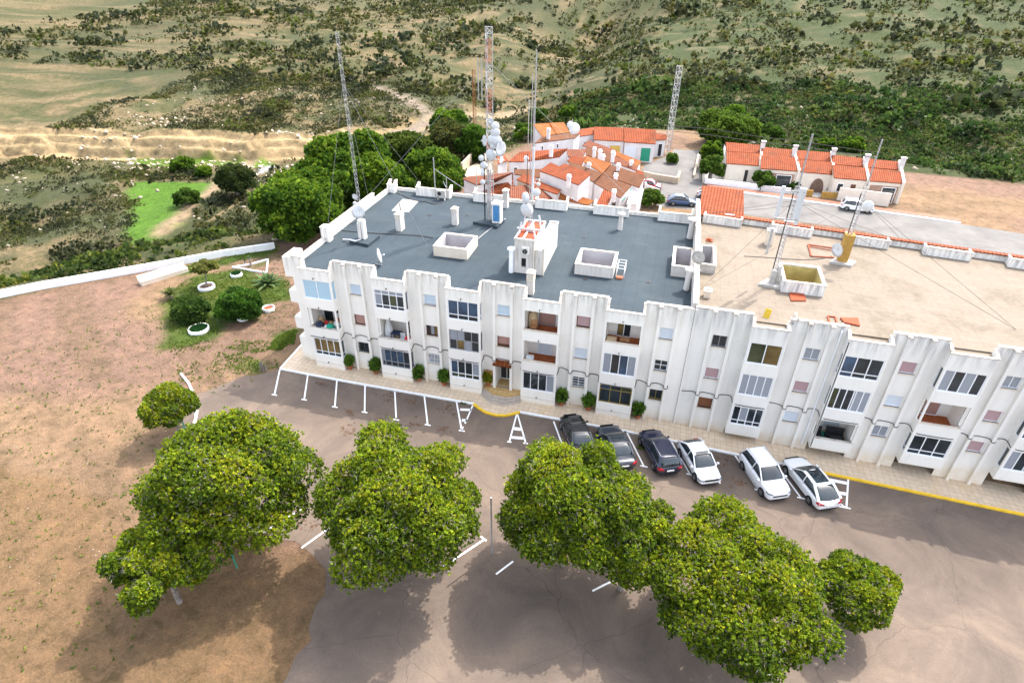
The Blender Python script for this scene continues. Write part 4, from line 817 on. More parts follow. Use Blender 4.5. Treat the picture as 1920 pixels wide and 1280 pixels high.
tags(grassblades('grass',gpol,7000,91),kind='stuff')
tags(grassblades('weeds',[([(-250,760),(300,560),(500,700),(380,760),(250,1250),(-250,1250)],1.3),([(505,470),(545,480),(560,600),(520,640),(480,620)],.35),([(440,640),(500,640),(520,690),(440,700),(420,660)],.5),([(330,650),(470,650),(420,700),(340,720)],.3),([(1195,838),(1212,838),(1216,842),(1198,842)],.04),([(866,752),(884,752),(884,757),(866,757)],.05)],900,92,.2),kind='stuff')
m=MB()
for x,y,k in ((1120,803,16),(1196,812,24),(1205,816,24),(1270,828,12),(1010,797,22),(1385,848,10)):
    p=onter(x,y); r=random.Random(x)
    for i in range(k): a=r.uniform(0,6.3); q=np.array([p[0]+r.gauss(0,.35),p[1]+r.gauss(0,.12),p[2]+.02]); e=np.array([math.cos(a)*.14,math.sin(a)*.14,r.uniform(.03,.12)]); n_=np.array([-e[1],e[0],0])*.35; m.face([q-n_,q+n_,q+e]) 
m.build('weeds','weed_green' if 'weed_green' in MATS else 'green_cloth',kind='stuff') if False else None
# agave, yuccas, cactus, ring planters
def agave(name,lab,x,y,z,R,n,seed,pal=((.06,.11,.04),(.09,.15,.05),(.13,.19,.07)),trunk=0,cat='agave'):
    p=onter(x,y); base=np.array([p[0],p[1],p[2]]); t=thing(name,lab,cat,base); r=random.Random(seed); V=[];F_=[];Cc=[]
    c0=base+np.array([0,0,trunk])
    for i in range(n):
        a=i*2.399; el=math.radians(15+70*(i/n)); L=R*(1-.35*i/n)*r.uniform(.85,1.1); w=R*.10
        dh=np.array([math.cos(a),math.sin(a),0]); sd=np.array([-dh[1],dh[0],0]); pr=[]
        for k,f in enumerate((0,.35,.7,1)):
            q=c0+dh*L*f*math.cos(el)+np.array([0,0,L*f*math.sin(el)-L*.25*f*f]); ww=w*(.8,1,.6,.03)[k]; pr.append((q-sd*ww,q+sd*ww))
        for (a1,b1),(a2,b2) in zip(pr,pr[1:]):
            j=len(V); V+=[a1,b1,b2,a2]; F_.append((j,j+1,j+2,j+3)); col=pal[i%len(pal)]; Cc+=[(*col,1)]*4
    me=npmesh('leaves',np.array(V)-base,F_,Cc,False); me.materials.append(MATS['leaf']); o=put(bpy.data.objects.new('leaves',me)); o.parent=t
    if trunk: m=MB(); m.tube([base-[0,0,.1],c0],[.14,.1]); m.build('trunk','bark',t)
    return t
agave('agave_plant','large grey-green agave at the right end of the lawn',503,532,0,2.3,40,1)
agave('palm_plant','spiky yellow-green palm at the far left of the lawn',322,560,0,1.5,30,2,((.08,.10,.03),(.12,.14,.03)),.5,'palm')
agave('yucca_plant','small dark yucca on a thin stem in the triangular bed',471,499,0,.5,18,3,trunk=1.1,cat='yucca'); agave('yucca_plant','smaller olive yucca left in the triangular bed',461,497,0,.45,16,4,((.10,.12,.03),(.07,.09,.02)),.6,'yucca')
p=onter(495,698); t=thing('cactus','dark columnar cactus with three stems at the car park edge','cactus',p)
m=MB(); [m.tube([p+[dx,dy,-.1],p+[dx,dy,h*.6],p+[dx,dy,h]],[.09,.1,.04],8) for dx,dy,h in ((0,0,1.3),(-.25,.05,.9),(.2,.1,.75))]; m.build('stem','black_plastic' if False else 'bark',t)
plants=[(388,541,.85,'white ring planter round the thin bare-stemmed tree'),(444,518,.62,'small white ring planter with clipped dark green filling'),(374,621,.95,'white ring planter at the front left of the lawn'),(504,582,.62,'white ring planter of red soil on the gravel'),(457,598,.62,'white ring planter under the largest bush')]
for i,(x,y,R,lab) in enumerate(plants):
    p=onter(x,y); t=thing('ring_planter',lab,'planter',p,'white ring planters'); m=MB(); m.lathe(p,[(R*.92,-.05),(R,.12),(R*.98,.38),(R*.86,.42),(R*.82,.2)],22); m.build('ring','paint_white',t,smooth=True)
    m=MB(); m.lathe(p,[(R*.85,.24),(.01,.30)],18); m.build('soil','red_oxide' if i==3 else 'soil',t)
    if i in (1,2): q=np.random.default_rng(i); n_=420; rr_=np.sqrt(q.uniform(size=n_))*R*.82; aa=q.uniform(0,6.3,n_); c=np.stack([p[0]+rr_*np.cos(aa),p[1]+rr_*np.sin(aa),p[2]+.3+.12*(1-(rr_/R)**2)],1); leafcloud('plants',c,np.tile([0,0,1.],(n_,1)),.16,[(.015,.06,.015),(.03,.09,.02),(.02,.07,.03)],parent=t,org=p,seed=i)
p=onter(388,541); tree('small_tree','thin pale-stemmed young tree growing in a ring planter','small tree',p+[0,0,.2],onz(382,502,2.3),1.25,.55,420,.24,[(.10,.13,.03),(.14,.16,.03),(.18,.18,.05)],None,77,nl=12,lob=.3,trunk=.07,twigs=2)
# garden walls, bench, triangular bed
def wallrun(name,lab,pts,h,t,mat,cat='wall',z0=-.4,**k):
    m=MB()
    for a,b in zip(pts,pts[1:]):
        a=np.array(a[:2],float);b=np.array(b[:2],float); d=(b-a)/np.linalg.norm(b-a); n=np.array([-d[1],d[0]])*t/2; za=float(height(*a)); zb=float(height(*b)); a=a-d*.001
        m.hexa([a-n,b-n,b+n,a+n],[za+z0,zb+z0,zb+z0,za+z0],0,0,[za+h,zb+h,zb+h,za+h])
    o=m.build(name,mat,loc=(*pts[0][:2],0)); tags(o,lab,cat,k.get('group')); return o
wallrun('garden_wall','long low white wall between the garden and the gully',[(-71.,33.),(-62,42.6),(-53.3,50.6),(-48.9,54.8),(-44.5,58.3)],.75,.35,'paint_white')
L_=px((436,503),(500,513),(503,488)); wallrun('bed_edging','low white edging of the triangular flower bed',[L_[0],L_[1],L_[2],(L_[0][0]+1.5,L_[0][1]+1.2),L_[0]],.18,.13,'paint_white','edging')
p=onter(318,518); q=onter(351,508); m=MB(); d=(q-p)/np.linalg.norm(q-p); n_=np.array([-d[1],d[0],0])
m.bar(p-d*3+[0,0,.25],q+[0,0,.25],1.0,.5); m.bar(p-d*3+n_*.4+[0,0,.7],q+n_*.4+[0,0,.7],.15,.45); t=thing('masonry_bench','long white-topped masonry bench at the left garden edge','bench',(*q[:2],0)); m.build('seat','stucco_warm',t); m=MB(); m.bar(p-d*3+[0,0,.53],q+[0,0,.53],1.05,.05); m.build('top','paint_white',t)
L_=px((340,702),(355,722),(366,745),(371,768),(367,790),(358,812)); wallrun('curved_edging','curved white kerb edging round the small left pine',L_,.14,.16,'paint_white','edging')
for i,(x,y,h,lab,mt) in enumerate([(350,812,2.6,'thin blue-green pole beside the curved edging','green_post'),(445,1066,2.2,'bright green pole at the bottom left','green_post'),(922,1040,5.0,'grey thin pole between the two middle pines','steel')]):
    p=onter(x,y); t=thing('lamp_pole' if i==2 else 'sign_pole',lab,'pole',p); m=MB(); m.tube([p-[0,0,.2],p+[0,0,h]],.05,8); m.build('pole',mt,t)
# potted plants
def potted(lab,x,y,seed,pal=DARK,sc_=1.):
    t=thing('potted_plant',lab,'potted plant',(x,y,gz(x,y)+.13),'potted plants along the pavement'); o=WL[t.name]
    if lab.startswith('yellow'): o[2]=.62; t.location.z=.62
    m=MB(); m.lathe(o,[(.16,0),(.20,.1),(.27,.36),(.30,.38),(.30,.44),(.25,.44),(.24,.38)],16,capb=True); m.build('pot','terracotta_pot',t)
    m=MB(); m.lathe(o,[(.25,.4),(.01,.42)],14); m.build('soil','soil',t)
    lob_=[(o[0]+.14*math.cos(a)*sc_,o[1]+.14*math.sin(a)*sc_,o[2]+.75+.18*k*sc_,.20*sc_,1.2) for k in range(3) for a in (k,k+2.1,k+4.2)]
    p_,d_,_=lobepts(lob_,190,seed,-.8,.2); rr=np.random.default_rng(seed); leafcloud('foliage',p_,d_,.34*rr.uniform(.8,1.3,len(p_)),pal,parent=t,org=o,seed=seed,wid=.13,curl=1.1,hue=np.clip(.6+.3*d_[:,2]+rr.normal(0,.2,len(p_)),0,.99))
PL_PAL=[(.04,.09,.015),(.06,.13,.018),(.09,.18,.022),(.14,.24,.03)]
PL=[(-24.1,'smallest potted plant, leftmost, beside the first ground bay'),(-21.7,'potted plant tucked against the left side of the second bay'),(-17.75,'potted plant against the right side of the second bay'),(-15.5,'tall potted plant left of the third bay'),(-11.75,'yellow-green potted plant at the top of the entrance steps'),(-5.6,'potted plant right of the fourth bay, under a louvred window'),(-3.4,'potted plant close to the left side of the fifth bay'),(.45,'rightmost potted plant, right of the fifth bay')]
for i,(x,lab) in enumerate(PL): potted(lab,x,38.0 if i!=4 else 38.35,100+i,PL_PAL if i!=4 else [(.12,.15,.01),(.2,.22,.01),(.3,.26,.02)],(.75 if i==0 else 1.))
# ================================================================ VILLAGE
def Zc(x,y): return (960+x/5.98,210+y/5.98)
def Vc(x,y): return (1280+x/5.98,210+y/5.98)
def house(name,label,planes,base=-.3,wallm='village_white',conv=Zc,chim_=(),cat='house',group='tiled houses of the village',over=.18):
    P0=None; W_=MB(); roofs=[]
    for pts,zs,mt in planes:
        zs=list(zs); z0_=min(zs); lo_=[i for i,z in enumerate(zs) if z<z0_+.35]; hi_=[i for i in range(len(zs)) if i not in lo_]; a_=onz(*conv(*pts[0]),zs[0])[:2]; b_=onz(*conv(*pts[1]),zs[1])[:2]; u_=(b_-a_)/np.linalg.norm(b_-a_)
        for i in hi_:
            z=z0_+.2
            for _ in range(40): q=onz(*conv(*pts[i]),z)[:2]-a_; z=z*.75+.25*(z0_+.38*max(.3,u_[0]*q[1]-u_[1]*q[0]))
            zs[i]=z
        w=[onz(*conv(*p),z)for p,z in zip(pts,zs)]; c=sum(w)/len(w)
        if P0 is None: P0=np.array([c[0],c[1],0.])
        W_.hexa([tuple(q[:2]) for q in w],base,0,0,[q[2]-.02 for q in w])
        ex=[c+(q-c)*(1+over/np.linalg.norm((q-c)[:2])) for q in w]; roofs.append((ex,mt))
    t=thing(name,label,cat,P0,group); W_.build('wall',wallm,t)
    for ex,mt in roofs:
        m=MB(); m.hexa([tuple(q[:2]) for q in ex],[q[2] for q in ex],0,0,[q[2]+.13 for q in ex]); ro=m.build('roof',mt,t)
    for (x,y,z) in chim_:
        q=onz(*conv(x,y),z); m=MB(); m.box(q[0]-.25,q[0]+.25,q[1]-.25,q[1]+.25,z-.9,z+.45); m.box(q[0]-.33,q[0]+.33,q[1]-.33,q[1]+.33,z+.45,z+.55); m.hexa([(q[0]-.25,q[1]-.25),(q[0]+.25,q[1]-.25),(q[0]+.25,q[1]+.25),(q[0]-.25,q[1]+.25)],z+.55,z+.8); m.build('chimney','village_white',ro)
    return t
HS={}
HS['A']=house('tiled_house','highest gabled house at the upper left, two orange slopes and a white chimney',[([(345,280),(500,245),(430,138),(243,150)],(4.7,4.7,6.2,6.2),'clay_orange'),([(505,250),(635,232),(578,130),(432,138)],(4.7,4.7,6.2,6.2),'clay_orange')],chim_=[(408,240,5.4)])
HS['B']=house('tiled_house','long white house with narrow brown roof below the highest gable',[([(265,355),(690,300),(760,243),(345,287)],(4.2,4.2,5.2,5.2),'clay_brown')])
HS['C']=house('tiled_house','white house with orange roof left of the garage row',[([(760,278),(928,250),(932,180),(720,213)],(3.6,3.6,4.8,4.8),'clay_red')])
HS['D']=house('tiled_house','garage house with a yellow door under a wide red roof',[([(925,315),(1257,332),(1262,190),(930,178)],(3.2,3.2,5.2,5.2),'clay_red')])
HS['E']=house('tiled_house','garage house with a green door at the end of the row',[([(1264,340),(1600,360),(1600,210),(1267,190)],(3.2,3.2,5.2,5.2),'clay_red')])
HS['F']=house('tiled_house','low white annex with a black door beside the street mast',[([(1608,322),(1722,312),(1727,270),(1605,245)],(2.9,2.9,3.7,3.7),'clay_red')])
HS['G']=house('tiled_house','white gabled house with red-orange roof and a red chimney pot',[([(-30,560),(140,560),(520,510),(610,422),(100,460)],(3.6,3.6,3.7,4.9,4.7),'clay_red')],chim_=[(440,435,5.0),(158,560,4.0)])
HS['H']=house('tiled_house','small house with pinkish roof behind the red gable',[([(640,505),(780,520),(830,430),(620,435)],(3.4,3.4,4.4,4.4),'clay_pink')])
HS['I']=house('tiled_house','house with faded pink roof stepping down from the white gable',[([(800,385),(1140,475),(1168,440),(862,330)],(3.5,3.5,4.5,4.5),'clay_pink')],chim_=[(985,480,4.0),(1130,495,4.2)])
HS['I2']=house('tiled_house','brown-roofed house in the middle with two small chimneys',[([(815,480),(1112,575),(1140,475),(835,402)],(3.1,3.1,3.9,3.9),'clay_brown')],chim_=[(922,455,3.9),(1018,535,3.7)])
HS['J']=house('tiled_house','brightest orange roof in the centre of the cluster',[([(778,548),(1008,690),(1105,582),(830,500)],(3.2,3.2,4.3,4.3),'clay_orange')],chim_=[(860,630,3.6)])
HS['K']=house('tiled_house','small orange-roofed house left of the brightest roof',[([(630,556),(775,598),(810,530),(680,508)],(3.3,3.3,4.1,4.1),'clay_red')])
HS['L']=house('tiled_house','largest white-sided house with vivid red roof behind the flats',[([(316,668),(742,822),(876,703),(590,592),(532,622),(435,578)],(4.6,4.6,5.8,5.8,5.5,5.8),'clay_red')],chim_=[(636,770,5.0)],over=.1)
HS['M']=house('tiled_house','brown-roofed house wedged behind the largest white-sided one',[([(650,620),(905,788),(1000,697),(640,558)],(3.0,3.0,3.8,3.8),'clay_brown')])
HS['N']=house('tiled_house','broad brown roof at the right with a white skylight box',[([(1010,703),(1420,852),(1482,725),(1108,605)],(3.0,3.0,4.3,4.3),'clay_brown')],chim_=[(1160,750,3.4),(1190,640,3.9)])
HS['O']=house('tiled_house','broad brown roof with a green awning on its right end',[([(915,795),(1210,965),(1325,835),(1003,712)],(2.8,2.8,4.0,4.0),'clay_brown')])
HS['P']=house('tiled_house','narrow orange roof in front of the garages',[([(1160,490),(1395,620),(1440,562),(1168,450)],(2.9,2.9,3.7,3.7),'clay_orange')])
HS['Q']=house('tiled_house','narrow pinkish roof with a white tank below the garages',[([(1115,562),(1385,662),(1398,618),(1150,500)],(2.8,2.8,3.4,3.4),'clay_pink')],chim_=[(1335,600,3.1)])
HS['Q2']=house('tiled_house','thin red lean-to roof above the retaining wall',[([(1205,603),(1465,720),(1470,686),(1215,575)],(2.4,2.4,3.0,3.0),'clay_red')])
HS['R']=house('tiled_house','long red roof right behind the rear parapet under the large white wall',[([(270,850),(500,925),(537,880),(275,778)],(3.0,3.0,3.9,3.9),'clay_red')])
HS['R2']=house('tiled_house','small gabled red roof with an ochre wall behind the mast',[([(62,765),(240,835),(250,745),(145,708)],(3.6,3.6,4.6,4.6),'clay_red')],wallm='village_tan')
HS['S']=house('tiled_house','low brown roof along the flats behind the small red gable',[([(-10,985),(380,990),(500,950),(275,850),(155,840),(-10,850)],(2.2,2.2,2.3,3.4,3.4,3.2),'clay_pink')])
HS['T']=house('tiled_house','orange lean-to roof with an ochre bush at the rear parapet',[([(515,975),(840,1045),(905,1000),(520,885)],(2.2,2.2,3.0,3.4),'clay_orange')])
HS['U']=house('tiled_house','small red roof with a white chimney close to the rear parapet',[([(950,1050),(1062,1050),(1120,930),(1030,886)],(2.2,2.2,3.4,3.4),'clay_red')],chim_=[(1140,935,3.2)])
HS['V']=house('tiled_house','brown-roofed house between the two white gabled houses on the left',[([(40,705),(305,740),(330,652),(45,655)],(3.1,3.1,3.9,3.9),'clay_brown')])
HS['W']=house('tiled_house','bright orange-red roof corner left of the dish mast',[([(-400,800),(-280,925),(0,905),(0,770),(-330,780)],(2.4,2.2,2.2,3.4,3.4),'clay_red')])
HS['X']=house('tiled_house','brown roof with white trim left of the dish mast',[([(-540,755),(-390,820),(0,760),(0,690),(-480,735)],(3.3,3.3,3.3,4.2,4.2),'clay_pink')])
HS['Y']=house('tiled_house','steep orange roof right of the mast dishes',[([(-155,590),(-55,545),(-100,480),(-165,470)],(3.4,3.4,4.6,4.6),'clay_red')])
m=MB(); t=HS['D']
def doorquad(t,p,mat,name='garage_door',conv=Zc,off=(0,-.06,0),z0=0.05,yy=None,h=2.3):
    a=onz(*conv(*p[0]),z0); b=onz(*conv(*p[1]),z0); m=MB(); n=np.array(off); m.face([a+n,b+n,b+n+[0,0,h],a+n+[0,0,h]]); m.bar(a+n+[0,0,h],b+n+[0,0,h],.08); return m.build(name,mat,t)
def onwall(t,pts,z,f0,f1,z0,z1,mat,name,conv=Zc,frame=None,out=.04):
    a=onz(*conv(*pts[0]),z); b=onz(*conv(*pts[1]),z); d=b-a; d[2]=0; n=np.array([d[1],-d[0],0])/np.linalg.norm(d); A_=a+d*f0; B_=a+d*f1; m=MB(); A_[2]=B_[2]=0
    m.hexa([A_[:2]-n[:2]*.05,A_[:2]+n[:2]*out,B_[:2]+n[:2]*out,B_[:2]-n[:2]*.05],z0,z1); o=m.build(name,mat,t)
    if frame:
        k=MB(); w=.08; q=n*out
        for p_,r_ in ((A_,A_),(B_,B_)): k.bar(p_+q+[0,0,z0],r_+q+[0,0,z1],w)
        for z_ in (z0,z1): k.bar(A_+q+[0,0,z_],B_+q+[0,0,z_],w)
        k.build('frame',frame,o)
    return o
D_=[(925,315),(1257,332)]; E_=[(1264,340),(1600,360)]; F_2=[(1608,322),(1722,312)]
onwall(HS['D'],D_,3.2,.54,.90,.2,2.5,'door_yellow','garage_door',frame='village_white'); onwall(HS['D'],D_,3.2,.05,.4,.9,2.2,'glass_dark','window',frame='village_white')
onwall(HS['E'],E_,3.2,.02,.42,.1,2.7,'shutter_light','garage_door',frame='village_white'); onwall(HS['E'],E_,3.2,.57,.9,.2,2.5,'door_green','garage_door',frame='village_white'); onwall(HS['F'],F_2,2.9,.35,.75,.1,2.3,'black_plastic','door',frame='upvc')
for key,pts_,zz_,ws in (('B',[(265,355),(690,300)],4.2,((.15,.2,3.0,3.7),(.55,.6,3.0,3.7))),('G',[(-30,560),(140,560)],3.6,((.3,.55,1.8,2.8),)),('L',[(316,668),(742,822)],4.6,((.12,.15,2.6,3.0),(.52,.55,2.6,3.0),(.86,.92,1.6,2.6))),('V',[(40,705),(305,740)],3.1,((.4,.6,1.6,2.5),)),('C',[(760,278),(928,250)],3.6,((.3,.6,1.6,2.6),)),('O',[(915,795),(1210,965)],2.8,((.75,.9,.2,2.1),)),('N',[(1010,703),(1420,852)],3.0,((.8,.9,1.,2.),))):
    for w_ in ws: onwall(HS[key],pts_,zz_,*w_,'glass_dark','window',frame='upvc')
L__=[(742,822),(876,703)]
onwall(HS['L'],L__,4.8,.35,.55,1.5,3.0,'glass_dark','window',frame='paint_white')
q=onz(*Zc(1320,450),.0); m=MB(); t=thing('water_tank','blue tank under the shutters between the garages','tank',q); m.box(q[0]-1.1,q[0]+1.1,q[1]-.6,q[1]+.5,0,1.5); m.build('tank','blue_tarp',t,bevel=.12)
a_,b_,c_,d_=[onz(*Zc(*p),z) for p,z in (((1212,985),2.2),((1245,1000),2.2),((1338,870),3.0),((1300,862),3.0))]
m=MB(); m.hexa([a_[:2],b_[:2],c_[:2],d_[:2]],[2.2,2.2,3.0,3.0],0,0,[2.26,2.26,3.06,3.06]); m.build('awning','door_green',HS['O'])
# right-hand white gable below the broad roofs, patio walls, retaining wall, curved tan wall
def pxw(name,lab,pts,h,t,mat,conv=Zc,cat='wall',z=0.0): return wallrun(name,lab,[onz(*conv(*p),z) for p in pts],h,t,mat,cat,-.3)
house('porch_block','white porch block under the green awning','' or [([(1290,1035),(1400,1030),(1475,870),(1345,880)],(2.2,2.2,2.4,2.4),'village_white')],cat='porch',group=None)
pxw('patio_wall','white patio wall beside the largest red-roofed house',[(755,985),(935,985),(1028,880),(1020,815),(860,800)],1.3,.2,'village_white')
pxw('retaining_wall','low beige retaining wall with white coping below the street',[(1475,735),(1600,765),(1845,805),(1875,730)],1.0,.35,'village_tan')
pxw('yard_wall','white curving yard wall beside the parked red car',[(1470,835),(1500,905),(1640,955)],1.2,.2,'village_white')
wallrun('curved_wall','curved tan wall at the left edge of the village',[onz(*p,0) for p in ((866,325),(884,306),(893,288),(908,300),(912,318))],1.6,.3,'village_tan')
m=MB(); pts=[onz(*p,0) for p in ((866,327),(884,308),(893,291),(918,300),(925,322),(890,345))]; m.hexa([p[:2] for p in pts],-.5,.06); m.build('yard','village_tan',kind='structure')
q=onz(*Zc(670,240),5.6); t=thing('roof_antenna','white flag-like dish cluster on the long narrow brown roof','antenna',(q[0],q[1],4.6)); m=MB(); m.tube([(q[0],q[1],4.6),(q[0],q[1],7.8)],.05); m.build('pole','steel',t); m=MB(); m.lathe((q[0]+.4,q[1],6.4),[(.01,.1),(.5,0),(.9,-.25)],14,axis=(.3,-1,.3)); m.lathe((q[0]-.4,q[1],6.9),[(.01,.1),(.4,0),(.6,-.2)],14,axis=(-.3,-1,.3)); m.build('dish','dish_white',t)
# ---- villas: a row of terraced houses
VL=[('first villa of the row, plain front with a slit window',0,0,'slit'),('second villa of the row, porch with glazed door',1,0,'door'),('third villa of the row, front with a round arch',2,0,'arch'),('fourth villa of the row, barred square window',3,0,'grid'),('fifth villa of the row, furthest right',4,0,'door')]
VP=[([(500,580),(865,606),(865,480),(500,458)],[(500,446),(862,470),(885,384),(492,350)]),([(885,638),(1300,668),(1245,520),(890,500)],[(890,494),(1240,514),(1240,437),(892,403)]),([(1310,672),(1690,705),(1660,576),(1287,545)],[(1292,532),(1660,562),(1665,468),(1290,440)]),([(1706,742),(2075,772),(2045,640),(1690,605)],[(1690,590),(2045,620),(2035,535),(1680,490)]),([(2090,775),(2470,805),(2440,675),(2065,640)],[(2065,625),(2440,655),(2430,570),(2055,535)])]
for (lab,i,_,k),(lo,up) in zip(VL,VP):
    ZU=3.75
    t=house('terraced_house',lab,[(lo,(2.9,2.9,4.2,4.2),'clay_red'),(up,(ZU,ZU,ZU+1,ZU+1),'clay_red')],wallm='stucco_cream',conv=Vc,group='terraced villas')
    e=[lo[0],lo[1]]; z=2.9
    a=onz(*Vc(*lo[1]),2.9); b=onz(*Vc(*up[2]),4.5); m=MB(); d=b-a; m.hexa([(a[0]-.15,a[1]-.25),(a[0]+.2,a[1]-.25),(b[0]+.2,b[1]+.3),(b[0]-.15,b[1]+.3)],[0,0,0,0],0,0,[3.2,3.2,4.85,4.85]); m.build('party_wall','stucco_cream',t)
    m=MB(); m.box(b[0]-.25,b[0]+.35,b[1]-1.3,b[1]-.8,4.0,5.5); m.box(b[0]-.33,b[0]+.43,b[1]-1.38,b[1]-.72,5.5,5.6); m.build('chimney','village_white',t)
    if k=='slit': onwall(t,e,z,.58,.70,.3,2.2,'black_plastic','window',Vc,'stucco_cream')
    if k=='door': onwall(t,e,z,.08,.92,.0,2.4,'brown_render','porch',Vc); o=onwall(t,e,z,.45,.85,.0,2.2,'glass_dark','door',Vc,'upvc',.10)
    if k=='grid': onwall(t,e,z,.14,.32,1.0,2.2,'glass_dark','window',Vc,'upvc'); onwall(t,e,z,.55,.7,0.,2.2,'door_brown','door',Vc)
    if k=='arch':
        a=onz(*Vc(*e[0]),z); b=onz(*Vc(*e[1]),z); d=b-a; n=np.array([d[1],-d[0]])/np.linalg.norm(d[:2])*.05; m=MB(); pts=[]
        for j in range(13): th=math.pi*j/12; f=.62-.2*math.cos(th); zq=.2+2.0*math.sin(th)**.8 if 0<j<12 else .05; p=a+d*f; pts.append((p[0]+n[0],p[1]+n[1],zq))
        m.face(pts[::-1]); m.face(pts); m.build('arch_opening','brown_render',t)
def vw(name,lab,pts,h,mat,t=.2): return pxw(name,lab,pts,h,t,mat,Vc)
vw('garden_wall','white-railed low wall in front of the first villa',[(240,808),(480,835),(610,850),(860,880)],.9,'paint_white')
vw('garden_wall','white wall and gate posts in front of the second villa',[(870,885),(1040,905),(1200,920)],.9,'village_white')
vw('garden_wall','short yellow garden wall in front of the arched villa',[(1340,935),(1450,945)],.9,'orange_wall')
vw('garden_wall','longer yellow garden wall beside the fourth villa',[(1545,960),(1720,975)],.9,'orange_wall')
vw('garden_wall','tall cream wall block in front of the fourth villa',[(1725,985),(1900,1010),(2300,1060)],1.9,'stucco_cream')
vw('garden_wall','white side wall left of the first villa',[(455,770),(450,560),(455,380)],1.6,'village_white')
vw('garden_wall','thin wall along the street beside the two trees',[(230,800),(225,660),(230,520)],1.4,'stucco_cream')
m=MB(); pts=[onz(*Vc(*p),0.0) for p in ((240,815),(300,790),(870,880),(1730,980),(2300,1060),(2300,820),(1700,760),(480,700),(240,560))]; m.hexa([p[:2] for p in pts],-.4,.05); m.build('yard','concrete',kind='structure')
pxw('kerb_wall','low white wall beside the street bend',[(175,500),(120,740)],.5,.3,'village_tan',Vc)
